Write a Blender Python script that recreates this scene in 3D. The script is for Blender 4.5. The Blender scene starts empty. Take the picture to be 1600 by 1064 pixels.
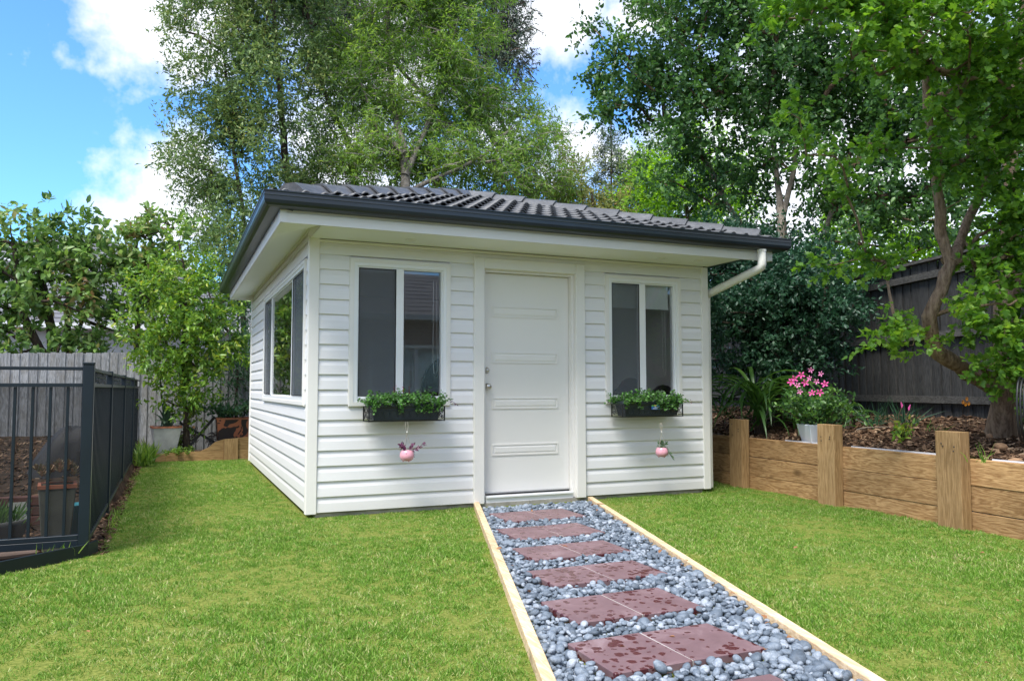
import bpy, math, random
import numpy as np
from mathutils import Vector, Matrix, Euler
R = math.radians
rng = np.random.default_rng(7)
random.seed(7)
sc = bpy.context.scene
C = sc.collection

# ------------------------------------------------------------------ camera
CAM = np.array([-1.0288, -6.6579, 1.0332]); YAW, PITCH, ROLL, FPX = 0.4084, 0.0611, -0.0011, 1222.87
fw = np.array([math.sin(YAW)*math.cos(PITCH), math.cos(YAW)*math.cos(PITCH), math.sin(PITCH)])
rt = np.array([math.cos(YAW), -math.sin(YAW), 0.0]); up = np.cross(rt, fw)
rt, up = rt*math.cos(ROLL)+up*math.sin(ROLL), up*math.cos(ROLL)-rt*math.sin(ROLL)
cd = bpy.data.cameras.new('camera'); cam = bpy.data.objects.new('camera', cd); C.objects.link(cam)
cam.matrix_world = Matrix(((rt[0], up[0], -fw[0], CAM[0]), (rt[1], up[1], -fw[1], CAM[1]), (rt[2], up[2], -fw[2], CAM[2]), (0, 0, 0, 1)))
cd.sensor_width = 36; cd.lens = 36*FPX/1600; cd.clip_start = 0.05; cd.clip_end = 2000
sc.camera = cam
def at(u, v, depth):                      # surveying helper: a bearing and a distance -> a point of the garden
    return CAM + depth*(fw + rt*(u-800)/FPX - up*(v-532)/FPX)

# ------------------------------------------------------------------ world, sun, exposure
SUN_EL = R(60)                             # the sun stands high to the left, a little behind the camera, behind thin cloud
SUN_DIR = Vector((math.sin(R(235))*math.cos(SUN_EL), math.cos(R(235))*math.cos(SUN_EL), math.sin(SUN_EL)))
w = bpy.data.worlds.new('World'); sc.world = w; w.use_nodes = True
nt = w.node_tree; nt.nodes.clear()
def N(nt, t, **kw):
    n = nt.nodes.new(t)
    for k, v in kw.items():
        if k.startswith('i_'): n.inputs[int(k[2:]) if k[2:].isdigit() else k[2:].replace('_', ' ')].default_value = v
        else: setattr(n, k, v)
    return n
L = lambda nt, a, b: nt.links.new(a, b)
sky = N(nt, 'ShaderNodeTexSky', sky_type='NISHITA', sun_disc=False, sun_elevation=SUN_EL, sun_rotation=R(235), air_density=1.0, dust_density=0.3, ozone_density=3.0, altitude=50)
bg = N(nt, 'ShaderNodeBackground'); bg.inputs['Strength'].default_value = 0.15
hsv = N(nt, 'ShaderNodeHueSaturation'); hsv.inputs['Saturation'].default_value = 1.0; hsv.inputs['Value'].default_value = 1.0
L(nt, sky.outputs[0], hsv.inputs['Color'])
tc = N(nt, 'ShaderNodeTexCoord')
nz = N(nt, 'ShaderNodeTexNoise', i_Scale=5.0, i_Detail=7.0, i_Roughness=0.62); L(nt, tc.outputs['Generated'], nz.inputs['Vector'])
nzb = N(nt, 'ShaderNodeTexNoise', i_Scale=2.2, i_Detail=4.0, i_Roughness=0.5)
mp = N(nt, 'ShaderNodeMapping'); mp.inputs['Scale'].default_value = (1, 1, 2.0); mp.inputs['Location'].default_value = (3.1, 1.7, 0.4)
L(nt, tc.outputs['Generated'], mp.inputs['Vector']); L(nt, mp.outputs[0], nzb.inputs['Vector'])
def math_(nt, op, a, b=None, clamp=False):
    n = N(nt, 'ShaderNodeMath', operation=op, use_clamp=clamp)
    for i, x in enumerate((a, b)):
        if x is None: continue
        if isinstance(x, (int, float)): n.inputs[i].default_value = x
        else: L(nt, x, n.inputs[i])
    return n.outputs[0]
# cumulus banks, each a bearing and an angular size, plus scattered cloud elsewhere
acc = None
wn_ = N(nt, 'ShaderNodeTexNoise', i_Scale=9.0, i_Detail=5.0, i_Roughness=.6); L(nt, tc.outputs['Generated'], wn_.inputs['Vector'])
ws = N(nt, 'ShaderNodeVectorMath', operation='SCALE'); ws.inputs['Scale'].default_value = .16; L(nt, wn_.outputs['Color'], ws.inputs[0])
wa = N(nt, 'ShaderNodeVectorMath', operation='ADD'); L(nt, tc.outputs['Generated'], wa.inputs[0]); L(nt, ws.outputs[0], wa.inputs[1])
wb = N(nt, 'ShaderNodeVectorMath', operation='SUBTRACT'); L(nt, wa.outputs[0], wb.inputs[0]); wb.inputs[1].default_value = (.08, .08, .08)
for (u, v, rad, amp) in [(235, 5, 0.10, 1.15), (262, 60, .07, 1.0), (160, 55, 0.035, .45), (30, 45, 0.05, .5), (85, 60, .04, .42), (265, 270, 0.085, 1.2), (250, 320, .085, 1.1), (870, 40, 0.085, 1.0), (905, 225, 0.085, 0.95), (960, 240, .07, .8), (850, 270, .07, .8), (1010, 20, 0.06, .9), (760, 200, .12, .8), (560, 260, .15, .9), (620, 60, .15, .9), (1330, 240, .35, .9), (1150, 330, .18, .8), (380, 150, .1, .3)]:
    d = at(u, v, 1.0) - CAM; d /= np.linalg.norm(d)
    dp = N(nt, 'ShaderNodeVectorMath', operation='DISTANCE'); L(nt, wb.outputs[0], dp.inputs[0]); dp.inputs[1].default_value = tuple(d)
    f = math_(nt, 'MULTIPLY', math_(nt, 'SUBTRACT', 1.0, math_(nt, 'DIVIDE', dp.outputs['Value'], rad*1.25), True), amp)
    acc = f if acc is None else math_(nt, 'MAXIMUM', acc, f)
gen = math_(nt, 'MULTIPLY', math_(nt, 'SUBTRACT', nzb.outputs['Fac'], 0.36), 5.0, True)
# away from the banks in view the sky carries broken bright cloud
d0 = fw/np.linalg.norm(fw)
dd = N(nt, 'ShaderNodeVectorMath', operation='DISTANCE'); L(nt, tc.outputs['Generated'], dd.inputs[0]); dd.inputs[1].default_value = tuple(d0)
away = math_(nt, 'MULTIPLY', math_(nt, 'SUBTRACT', dd.outputs['Value'], 0.75), 3.0, True)
acc = math_(nt, 'MAXIMUM', acc, math_(nt, 'MULTIPLY', gen, away))
nn = math_(nt, 'MULTIPLY', math_(nt, 'SUBTRACT', nz.outputs['Fac'], 0.5), 1.9)
cl = math_(nt, 'ADD', acc, nn)
cl = math_(nt, 'MULTIPLY', math_(nt, 'MULTIPLY', math_(nt, 'SUBTRACT', cl, 0.28), 2.3, True), math_(nt, 'MULTIPLY', acc, 4.0, True))
cl = math_(nt, 'MULTIPLY', cl, .93)
mix = N(nt, 'ShaderNodeMix', data_type='RGBA'); L(nt, cl, mix.inputs['Factor'])
tint = N(nt, 'ShaderNodeMix', data_type='RGBA', blend_type='MULTIPLY'); tint.inputs['Factor'].default_value = 1.0
L(nt, hsv.outputs[0], tint.inputs['A']); tint.inputs['B'].default_value = (0.36, 0.57, 0.77, 1)
L(nt, tint.outputs['Result'], mix.inputs['A']); mix.inputs['B'].default_value = (2.95, 3.0, 3.12, 1)
L(nt, mix.outputs['Result'], bg.inputs['Color'])
wo = N(nt, 'ShaderNodeOutputWorld'); L(nt, bg.outputs[0], wo.inputs[0])
sun = bpy.data.lights.new('sun', 'SUN'); sun.energy = 2.0; sun.angle = R(24); sun.color = (1.0, 0.97, 0.92)
so = bpy.data.objects.new('sun', sun); C.objects.link(so); so.location = (-8, -6, 12)
so.rotation_euler = SUN_DIR.to_track_quat('Z', 'Y').to_euler()
sc.view_settings.view_transform = 'Standard'; sc.view_settings.look = 'None'; sc.view_settings.exposure = 1.6; sc.view_settings.gamma = 1
sc.render.engine = 'CYCLES'
sc.cycles.max_bounces = 8; sc.cycles.transparent_max_bounces = 12; sc.cycles.diffuse_bounces = 4; sc.cycles.glossy_bounces = 4
sc.cycles.use_denoising = True

# ------------------------------------------------------------------ mesh helpers
class MB:
    def __init__(s): s.v = []; s.f = []; s.smooth = []
    def add(s, vs, fs, sm=False):
        b = len(s.v); s.v += [tuple(map(float, p)) for p in vs]
        s.f += [tuple(i+b for i in f) for f in fs]; s.smooth += [sm]*len(fs); return s
    def box(s, a, b):
        x0, y0, z0 = a; x1, y1, z1 = b
        return s.add([(x0,y0,z0),(x1,y0,z0),(x1,y1,z0),(x0,y1,z0),(x0,y0,z1),(x1,y0,z1),(x1,y1,z1),(x0,y1,z1)],
              [(0,3,2,1),(4,5,6,7),(0,1,5,4),(1,2,6,5),(2,3,7,6),(3,0,4,7)])
    def bbox(s, a, b, c=.004):               # box with chamfered edges
        x0, y0, z0 = a; x1, y1, z1 = b
        c = min(c, (x1-x0)*.45, (y1-y0)*.45, (z1-z0)*.45)
        V = []; idx = {}
        for ix, x in enumerate((x0, x1)):
            for iy, y in enumerate((y0, y1)):
                for iz, z in enumerate((z0, z1)):
                    sx, sy, sz = (c if ix == 0 else -c), (c if iy == 0 else -c), (c if iz == 0 else -c)
                    for k, p in enumerate(((x, y+sy, z+sz), (x+sx, y, z+sz), (x+sx, y+sy, z))):
                        idx[ix, iy, iz, k] = len(V); V.append(p)
        F = []
        for i in (0, 1):
            q = [(i,0,0,0),(i,1,0,0),(i,1,1,0),(i,0,1,0)]; F.append([idx[t] for t in (q if i else q[::-1])])
            q = [(0,i,0,1),(1,i,0,1),(1,i,1,1),(0,i,1,1)]; F.append([idx[t] for t in (q[::-1] if i else q)])
            q = [(0,0,i,2),(1,0,i,2),(1,1,i,2),(0,1,i,2)]; F.append([idx[t] for t in (q if i else q[::-1])])
        for a_ in (0, 1):
            for b_ in (0, 1):
                F.append([idx[0,a_,b_,1], idx[1,a_,b_,1], idx[1,a_,b_,2], idx[0,a_,b_,2]])
                F.append([idx[a_,0,b_,0], idx[a_,1,b_,0], idx[a_,1,b_,2], idx[a_,0,b_,2]])
                F.append([idx[a_,b_,0,0], idx[a_,b_,1,0], idx[a_,b_,1,1], idx[a_,b_,0,1]])
                for c_ in (0, 1): F.append([idx[a_,b_,c_,0], idx[a_,b_,c_,1], idx[a_,b_,c_,2]])
        return s.add(V, F)
    def obox(s, p, q, wid, hei, upv=(0,0,1), c=0.0):         # bar from p to q
        p = np.array(p, float); q = np.array(q, float); d = q-p; l = np.linalg.norm(d); d /= l
        u_ = np.array(upv, float); sd = np.cross(d, u_); sd /= np.linalg.norm(sd); u2 = np.cross(sd, d)
        V = []
        for t in (p, q):
            for a, b in ((-1,-1),(1,-1),(1,1),(-1,1)): V.append(t+sd*a*wid/2+u2*b*hei/2)
        return s.add(V, [(0,1,2,3),(7,6,5,4),(0,4,5,1),(1,5,6,2),(2,6,7,3),(3,7,4,0)])
    def tube(s, path, rad, n=8, cap=True, sm=True):
        P = np.array(path, float); m = len(P)
        r = np.full(m, rad) if np.isscalar(rad) else np.array(rad, float)
        T = np.gradient(P, axis=0) if m > 1 else P; T /= np.linalg.norm(T, axis=1)[:, None]+1e-12
        a = np.array([0, 0, 1.0]) if abs(T[0][2]) < .9 else np.array([1.0, 0, 0])
        V = []; ang = np.linspace(0, 2*math.pi, n, endpoint=False)
        for i in range(m):
            a = a - T[i]*np.dot(a, T[i]); a /= np.linalg.norm(a)+1e-12; b = np.cross(T[i], a)
            for t in ang: V.append(P[i]+r[i]*(a*math.cos(t)+b*math.sin(t)))
        F = [(i*n+j, i*n+(j+1) % n, (i+1)*n+(j+1) % n, (i+1)*n+j) for i in range(m-1) for j in range(n)]
        s.add(V, F, sm)
        if cap: s.add([V[j] for j in range(n)], [tuple(range(n))[::-1]]); s.add([V[(m-1)*n+j] for j in range(n)], [tuple(range(n))])
        return s
    def lathe(s, prof, n=24, o=(0,0,0), M=None, sm=True):
        V = []; F = []
        for r, z in prof:
            for j in range(n):
                t = 2*math.pi*j/n; V.append(Vector((r*math.cos(t), r*math.sin(t), z)))
        if M is not None: V = [M @ p for p in V]
        V = [(p[0]+o[0], p[1]+o[1], p[2]+o[2]) for p in V]
        for i in range(len(prof)-1):
            for j in range(n): F.append((i*n+j, i*n+(j+1) % n, (i+1)*n+(j+1) % n, (i+1)*n+j))
        return s.add(V, F, sm)
    def prism(s, poly, vec):                 # closed polygon swept along vec
        n = len(poly); vec = np.array(vec, float)
        V = [np.array(p, float) for p in poly]; V += [p+vec for p in V]
        return s.add(V, [tuple(range(n))[::-1], tuple(range(n, 2*n))]+[(i, (i+1) % n, (i+1) % n+n, i+n) for i in range(n)])
    def ring(s, o, i, y0, y1):               # rectangular frame in xz, o/i = (x0,z0,x1,z1)
        P = lambda r, y: [(r[0], y, r[1]), (r[2], y, r[1]), (r[2], y, r[3]), (r[0], y, r[3])]
        V = P(o, y0)+P(i, y0)+P(o, y1)+P(i, y1); F = []
        for k in range(4):
            m = (k+1) % 4
            F += [(k, m, m+4, k+4), (k+8, k+12, m+12, m+8), (k, k+8, m+8, m), (k+4, m+4, m+12, k+12)]
        return s.add(V, F)
    def mesh(s, name):
        me = bpy.data.meshes.new(name); me.from_pydata(s.v, [], s.f)
        me.polygons.foreach_set('use_smooth', s.smooth); me.update(); return me
    def swapxy(s):                           # turn a front-wall build (x, y) into a side-wall build: x -> y, y(out is -) -> x(out is -)
        s.v = [(y, x, z) for x, y, z in s.v]; s.f = [f[::-1] for f in s.f]; return s
    def build(s, name, mat, parent=None):
        return link(name, s.mesh(name), mat, parent)
def link(name, me, mat=None, parent=None):
    if mat is not None and not me.materials: me.materials.append(mat)
    o = bpy.data.objects.new(name, me); C.objects.link(o)
    if parent is not None: o.parent = parent
    return o
def tag(o, label=None, cat=None, group=None, kind=None):
    if label: o['label'] = label
    if cat: o['category'] = cat
    if group: o['group'] = group
    if kind: o['kind'] = kind
    return o
def thing(name, loc, label, cat, group=None, rz=0):
    o = bpy.data.objects.new(name, None); C.objects.link(o); o.location = tuple(map(float, loc)); o.rotation_euler = (0, 0, rz); o.empty_display_size = .1
    return tag(o, label, cat, group)
def rebase(root, loc):                     # put the Empty at the thing's base, its parts staying where they stand
    root.location = loc
    for ch in [o for o in bpy.data.objects if o.parent == root]: ch.matrix_parent_inverse = Matrix.Translation(-Vector(loc))
def inst(name, me, parent, loc=(0,0,0), rot=(0,0,0), scl=(1,1,1)):
    o = bpy.data.objects.new(name, me); C.objects.link(o); o.parent = parent
    o.location = tuple(map(float, loc)); o.rotation_euler = rot; o.scale = scl if not np.isscalar(scl) else (scl,)*3
    return o
def copy_tree(o, parent=None):
    c = o.copy(); C.objects.link(c); c.parent = parent
    for ch in [x for x in bpy.data.objects if x.parent == o]: copy_tree(ch, c)
    return c

# ------------------------------------------------------------------ materials
def newmat(name):
    m = bpy.data.materials.new(name); m.use_nodes = True; nt = m.node_tree
    return m, nt, nt.nodes['Principled BSDF']
def ramp(nt, src, stops):
    r = N(nt, 'ShaderNodeValToRGB'); cr = r.color_ramp
    while len(cr.elements) < len(stops): cr.elements.new(.5)
    for e, (p, c) in zip(cr.elements, stops): e.position = p; e.color = (c[0], c[1], c[2], 1) if len(c) == 3 else c
    L(nt, src, r.inputs[0]); return r.outputs[0]
def coords(nt, kind='Object', scale=(1,1,1), rand=True):
    t = N(nt, 'ShaderNodeTexCoord'); m = N(nt, 'ShaderNodeMapping'); m.inputs['Scale'].default_value = scale
    L(nt, t.outputs[kind], m.inputs['Vector'])
    if rand:
        oi = N(nt, 'ShaderNodeObjectInfo'); mm = N(nt, 'ShaderNodeVectorMath', operation='SCALE'); mm.inputs['Scale'].default_value = 37.0
        cb = N(nt, 'ShaderNodeCombineXYZ'); L(nt, oi.outputs['Random'], cb.inputs[0]); L(nt, oi.outputs['Random'], cb.inputs[2]); L(nt, cb.outputs[0], mm.inputs[0]); L(nt, mm.outputs[0], m.inputs['Location'])
    return m.outputs[0]
def bump(nt, p, h, dist, st=.6):
    b = N(nt, 'ShaderNodeBump'); b.inputs['Strength'].default_value = st; b.inputs['Distance'].default_value = dist
    L(nt, h, b.inputs['Height']); L(nt, b.outputs[0], p.inputs['Normal'])
def plain(name, col, rough=.5, var=.06, scale=6, bumpd=0, spec=.5, metal=0):
    m, nt, p = newmat(name); p.inputs['Roughness'].default_value = rough; p.inputs['Metallic'].default_value = metal
    p.inputs['Specular IOR Level'].default_value = spec
    v = coords(nt); n = N(nt, 'ShaderNodeTexNoise', i_Scale=scale, i_Detail=5.0); L(nt, v, n.inputs['Vector'])
    a = [c*(1-var) for c in col]; b = [min(1, c*(1+var)) for c in col]
    L(nt, ramp(nt, n.outputs['Fac'], [(.3, a), (.7, b)]), p.inputs['Base Color'])
    if bumpd:
        n2 = N(nt, 'ShaderNodeTexNoise', i_Scale=scale*12, i_Detail=4.0); L(nt, v, n2.inputs['Vector']); bump(nt, p, n2.outputs['Fac'], bumpd)
    return m
def wood(name, dark, light, axis=0, rough=.75, knots=True, freq=1.0, weather=None):
    m, nt, p = newmat(name); p.inputs['Roughness'].default_value = rough; p.inputs['Specular IOR Level'].default_value = .25
    sc_ = [14*freq]*3; sc_[axis] = 1.1*freq; v = coords(nt, scale=tuple(sc_))
    n = N(nt, 'ShaderNodeTexNoise', i_Scale=1.6, i_Detail=3.0, i_Distortion=.6); L(nt, v, n.inputs['Vector'])
    wv = N(nt, 'ShaderNodeMath', operation='SINE'); L(nt, math_(nt, 'MULTIPLY', n.outputs['Fac'], 42.0), wv.inputs[0])
    n2 = N(nt, 'ShaderNodeTexNoise', i_Scale=9.0, i_Detail=4.0, i_Roughness=.7); L(nt, v, n2.inputs['Vector'])
    f = math_(nt, 'ADD', math_(nt, 'MULTIPLY', wv.outputs[0], .16), n2.outputs['Fac'])
    mid = [(a+b)/2 for a, b in zip(dark, light)]
    col = ramp(nt, f, [(.25, dark), (.5, mid), (.75, light)])
    if knots:
        s2 = [3.2]*3; s2[axis] = 1.7; v2 = coords(nt, scale=tuple(s2)); vo = N(nt, 'ShaderNodeTexVoronoi', i_Scale=1.0); L(nt, v2, vo.inputs['Vector'])
        k = ramp(nt, vo.outputs['Distance'], [(.045, (1,1,1)), (.15, (0,0,0))])
        mx = N(nt, 'ShaderNodeMix', data_type='RGBA'); L(nt, k, mx.inputs['Factor']); L(nt, col, mx.inputs['A']); mx.inputs['B'].default_value = tuple(c*.45 for c in dark)+(1,)
        col = mx.outputs['Result']
    v3 = coords(nt, scale=(1,1,1)); n3 = N(nt, 'ShaderNodeTexNoise', i_Scale=2.3, i_Detail=6.0, i_Roughness=.65); L(nt, v3, n3.inputs['Vector'])
    hs = N(nt, 'ShaderNodeHueSaturation'); L(nt, col, hs.inputs['Color'])
    oi = N(nt, 'ShaderNodeObjectInfo'); mr = N(nt, 'ShaderNodeMapRange'); L(nt, math_(nt, 'ADD', math_(nt, 'MULTIPLY', oi.outputs['Random'], .5), n3.outputs['Fac']), mr.inputs[0])
    mr.inputs['From Min'].default_value = .3; mr.inputs['From Max'].default_value = 1.2; mr.inputs['To Min'].default_value = .68; mr.inputs['To Max'].default_value = 1.3
    L(nt, mr.outputs[0], hs.inputs['Value']); col = hs.outputs[0]
    if weather:
        mx = N(nt, 'ShaderNodeMix', data_type='RGBA'); L(nt, ramp(nt, n3.outputs['Fac'], [(.45, (0,0,0)), (.7, (.8,.8,.8))]), mx.inputs['Factor']); L(nt, col, mx.inputs['A']); mx.inputs['B'].default_value = weather+(1,); col = mx.outputs['Result']
    L(nt, col, p.inputs['Base Color']); bump(nt, p, f, .002, .5)
    return m
def leafmat(name, cols, transl=.35, rough=.42, tcol=None, spec=.4):
    m, nt, p = newmat(name); p.inputs['Roughness'].default_value = rough; p.inputs['Specular IOR Level'].default_value = spec
    a = N(nt, 'ShaderNodeAttribute', attribute_name='rnd')
    col = ramp(nt, a.outputs['Fac'], [(i/(len(cols)-1), c) for i, c in enumerate(cols)])
    L(nt, col, p.inputs['Base Color'])
    tr = N(nt, 'ShaderNodeBsdfTranslucent'); hs = N(nt, 'ShaderNodeHueSaturation'); L(nt, col, hs.inputs['Color']); hs.inputs['Value'].default_value = 1.7; hs.inputs['Hue'].default_value = .488; hs.inputs['Saturation'].default_value = 1.1
    L(nt, hs.outputs[0], tr.inputs[0]); ms = N(nt, 'ShaderNodeMixShader'); ms.inputs[0].default_value = transl
    L(nt, p.outputs[0], ms.inputs[1]); L(nt, tr.outputs[0], ms.inputs[2]); L(nt, ms.outputs[0], nt.nodes['Material Output'].inputs[0])
    return m
M = {}
def cladmat(name, col, axis):
    m, nt, p = newmat(name); p.inputs['Roughness'].default_value = .42; p.inputs['Specular IOR Level'].default_value = .35
    s_ = [60.0]*3; s_[axis] = 2.0; v = coords(nt, scale=tuple(s_)); n = N(nt, 'ShaderNodeTexNoise', i_Scale=1.5, i_Detail=3.0); L(nt, v, n.inputs['Vector'])
    v2 = coords(nt, scale=(1,1,1)); n2 = N(nt, 'ShaderNodeTexNoise', i_Scale=1.7, i_Detail=6.0, i_Roughness=.65); L(nt, v2, n2.inputs['Vector'])
    f = math_(nt, 'ADD', math_(nt, 'MULTIPLY', n.outputs['Fac'], .3), math_(nt, 'MULTIPLY', n2.outputs['Fac'], .7))
    # a little splashed dirt on the lowest boards
    g = N(nt, 'ShaderNodeNewGeometry'); sp = N(nt, 'ShaderNodeSeparateXYZ'); L(nt, g.outputs['Position'], sp.inputs[0])
    dm = math_(nt, 'MULTIPLY', math_(nt, 'SUBTRACT', 1.0, math_(nt, 'DIVIDE', sp.outputs[2], .22), True), n2.outputs['Fac'])
    c1 = ramp(nt, f, [(.3, [c*.955 for c in col]), (.7, col)])
    mx = N(nt, 'ShaderNodeMix', data_type='RGBA'); L(nt, math_(nt, 'MULTIPLY', dm, .5), mx.inputs['Factor']); L(nt, c1, mx.inputs['A']); mx.inputs['B'].default_value = (.42, .38, .31, 1)
    L(nt, mx.outputs['Result'], p.inputs['Base Color']); bump(nt, p, n.outputs['Fac'], .0006, .35); return m
M['clad_x'] = cladmat('cladding_front', (.82, .812, .81), 0)
M['clad_y'] = cladmat('cladding_side', (.82, .812, .81), 1)
M['trim'] = plain('cream_trim', (.82, .80, .755), .45, .015, 3)
M['white'] = plain('white_aluminium', (.84, .85, .85), .35, .01, 3)
M['door'] = plain('door_paint', (.825, .805, .755), .4, .015, 2)
M['soffit'] = plain('soffit_paint', (.84, .86, .83), .6, .02, 2)
M['fascia'] = plain('fascia_paint', (.82, .815, .80), .45, .02, 3)
M['gutter'] = plain('gutter_steel', (.013, .020, .026), .35, .12, 4)
M['pvc'] = plain('downpipe_paint', (.82, .81, .76), .35, .05, 9)
M['dark'] = plain('black_rubber', (.012, .012, .013), .6, .1)
M['alu'] = plain('aluminium_sill', (.55, .56, .57), .35, .05, 20, metal=.8)
M['concrete'] = plain('concrete', (.34, .32, .28), .9, .3, 9, .004)
M['chrome'] = plain('brushed_nickel', (.55, .53, .50), .28, .05, metal=1)
M['inner'] = plain('inner_wall', (.80, .80, .78), .8, .03)
M['innerfloor'] = wood('inner_floor', (.22, .16, .11), (.36, .27, .19), 0, .5, False)
M['blind'] = plain('roller_blind', (.80, .81, .80), .8, .03)
M['cord'] = plain('white_cord', (.75, .74, .72), .6, .02)
M['twine'] = plain('jute_twine', (.42, .38, .31), .8, .1)
M['fence'] = plain('fence_powdercoat', (.008, .015, .023), .38, .15, 3)
M['iron'] = plain('black_iron', (.012, .013, .015), .5, .2, 10)
M['planter'] = plain('planter_plastic', (.022, .034, .045), .38, .15, 12, .003)
M['pink'] = plain('pink_glaze', (.70, .34, .41), .2, .05, 5)
M['lens'] = plain('downlight_lens', (.72, .71, .68), .3, .05)
M['soil'] = plain('soil', (.055, .036, .024), .95, .5, 9, .02, spec=.1)
M['pine_x'] = wood('treated_pine_x', (.27, .155, .065), (.46, .29, .135), 0)
M['pine_y'] = wood('treated_pine_y', (.24, .125, .048), (.50, .31, .145), 1)
M['pine_z'] = wood('treated_pine_z', (.26, .155, .065), (.44, .28, .135), 2)
M['edging'] = wood('fresh_pine_edging', (.50, .34, .19), (.72, .55, .36), 1)
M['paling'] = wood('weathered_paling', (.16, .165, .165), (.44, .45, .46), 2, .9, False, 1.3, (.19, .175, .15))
M['paling_dark'] = wood('dark_paling', (.024, .024, .024), (.066, .065, .062), 2, .85, False, 1.3)  # dark timber of the right-hand fence
M['rail_dark'] = wood('dark_rail', (.05, .048, .044), (.12, .115, .105), 1, .9, False)
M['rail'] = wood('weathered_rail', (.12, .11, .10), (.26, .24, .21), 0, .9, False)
M['wpot'] = plain('pale_blue_pot', (.72, .76, .82), .4, .03, 6)
M['concpot'] = plain('white_washed_pot', (.47, .47, .46), .85, .22, 8, .004)
M['greypot'] = plain('grey_pot', (.16, .165, .16), .8, .2, 6, .003)
M['greenpot'] = plain('grey_green_pot', (.15, .16, .13), .8, .2, 6, .003)
M['terra'] = plain('terracotta', (.42, .15, .08), .8, .2, 8)
M['cover'] = plain('black_cover_cloth', (.022, .022, .024), .7, .2, 5, .004)
M['brick'] = plain('brick', (.13, .055, .04), .9, .35, 10, .004)
M['blueplastic'] = plain('teal_plastic', (.04, .28, .36), .4, .1)
M['signw'] = plain('cream_card', (.55, .58, .50), .6, .05)
M['signg'] = plain('green_card', (.10, .32, .24), .6, .05)
M['pinkfl'] = plain('pink_petal', (.85, .10, .36), .5, .25, 30)
M['pinkfl2'] = plain('pale_pink_petal', (.86, .27, .52), .5, .2, 30)
M['yellow'] = plain('flower_centre', (.75, .42, .05), .6, .2)
M['orange'] = plain('orange_petal', (.80, .30, .02), .5, .2)
M['red'] = plain('red_petal', (.70, .06, .05), .5, .2)
M['whiteflower'] = plain('white_petal', (.75, .75, .70), .5, .1)
M['hwall'] = plain('pale_render', (.55, .56, .57), .8, .06, 2)
M['hroof'] = plain('grey_roof_tile', (.15, .15, .165), .75, .25, 6)
M['liner'] = plain('white_liner', (.6, .6, .62), .5, .05)
M['mesh_black'] = plain('chair_mesh', (.016, .016, .018), .6, .1)
def barkmat(name, a, b, sc_=1.0):
    m, nt, p = newmat(name); p.inputs['Roughness'].default_value = .9; p.inputs['Specular IOR Level'].default_value = .2
    v = coords(nt, scale=(9*sc_, 9*sc_, 2.5*sc_)); n = N(nt, 'ShaderNodeTexNoise', i_Scale=2.0, i_Detail=7.0, i_Roughness=.7); L(nt, v, n.inputs['Vector'])
    L(nt, ramp(nt, n.outputs['Fac'], [(.32, a), (.65, b)]), p.inputs['Base Color']); bump(nt, p, n.outputs['Fac'], .05, 1.0); return m
M['bark_grey'] = barkmat('grey_bark', (.10, .085, .07), (.30, .27, .23))
M['bark_dark'] = barkmat('dark_bark', (.03, .022, .017), (.12, .09, .07))
M['bark_warm'] = barkmat('warm_bark', (.09, .055, .035), (.30, .20, .14), 1.6)
M['bark_tan'] = barkmat('tan_bark', (.12, .075, .048), (.42, .31, .22), 1.6)
M['bark_pale'] = barkmat('pale_bark', (.16, .13, .10), (.40, .34, .27), 1.2)

# roof tile: grey concrete with lichen
m, nt, p = newmat('concrete_roof_tile'); M['tile'] = m; p.inputs['Roughness'].default_value = .42; p.inputs['Specular IOR Level'].default_value = .5
v = coords(nt); n = N(nt, 'ShaderNodeTexNoise', i_Scale=30.0, i_Detail=6.0, i_Roughness=.7); L(nt, v, n.inputs['Vector'])
n2 = N(nt, 'ShaderNodeTexNoise', i_Scale=4.0, i_Detail=4.0); L(nt, v, n2.inputs['Vector'])
f = math_(nt, 'ADD', math_(nt, 'MULTIPLY', n.outputs['Fac'], .5), math_(nt, 'MULTIPLY', n2.outputs['Fac'], .5))
L(nt, ramp(nt, f, [(.35, (.058, .060, .065)), (.55, (.105, .108, .114)), (.7, (.19, .19, .195))]), p.inputs['Base Color']); bump(nt, p, n.outputs['Fac'], .003, .5)
# glass
def glassmat(name, tintc, boost, rough=0.0):
    m, nt, p = newmat(name); nt.nodes.remove(p)
    g = N(nt, 'ShaderNodeBsdfGlossy'); g.inputs['Roughness'].default_value = rough; g.inputs['Color'].default_value = (.95, .97, .97, 1)
    t = N(nt, 'ShaderNodeBsdfTransparent'); t.inputs[0].default_value = tintc
    fr = N(nt, 'ShaderNodeFresnel'); fr.inputs['IOR'].default_value = 1.5
    fac = math_(nt, 'ADD', fr.outputs[0], boost, True)
    nb = N(nt, 'ShaderNodeTexNoise', i_Scale=1.3, i_Detail=1.0); L(nt, coords(nt), nb.inputs['Vector']); b = N(nt, 'ShaderNodeBump'); b.inputs['Strength'].default_value = .15; b.inputs['Distance'].default_value = .004; L(nt, nb.outputs['Fac'], b.inputs['Height']); L(nt, b.outputs[0], g.inputs['Normal'])
    ms = N(nt, 'ShaderNodeMixShader'); L(nt, fac, ms.inputs[0]); L(nt, t.outputs[0], ms.inputs[1]); L(nt, g.outputs[0], ms.inputs[2]); L(nt, ms.outputs[0], nt.nodes['Material Output'].inputs[0]); return m
M['glass'] = glassmat('window_glass', (.95, .97, .96, 1), .085)
m, nt, p = newmat('insect_screen'); M['screen'] = m
p.inputs['Base Color'].default_value = (.115, .13, .145, 1); p.inputs['Roughness'].default_value = .7
t = N(nt, 'ShaderNodeBsdfTransparent'); ms = N(nt, 'ShaderNodeMixShader'); ms.inputs[0].default_value = .55
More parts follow.
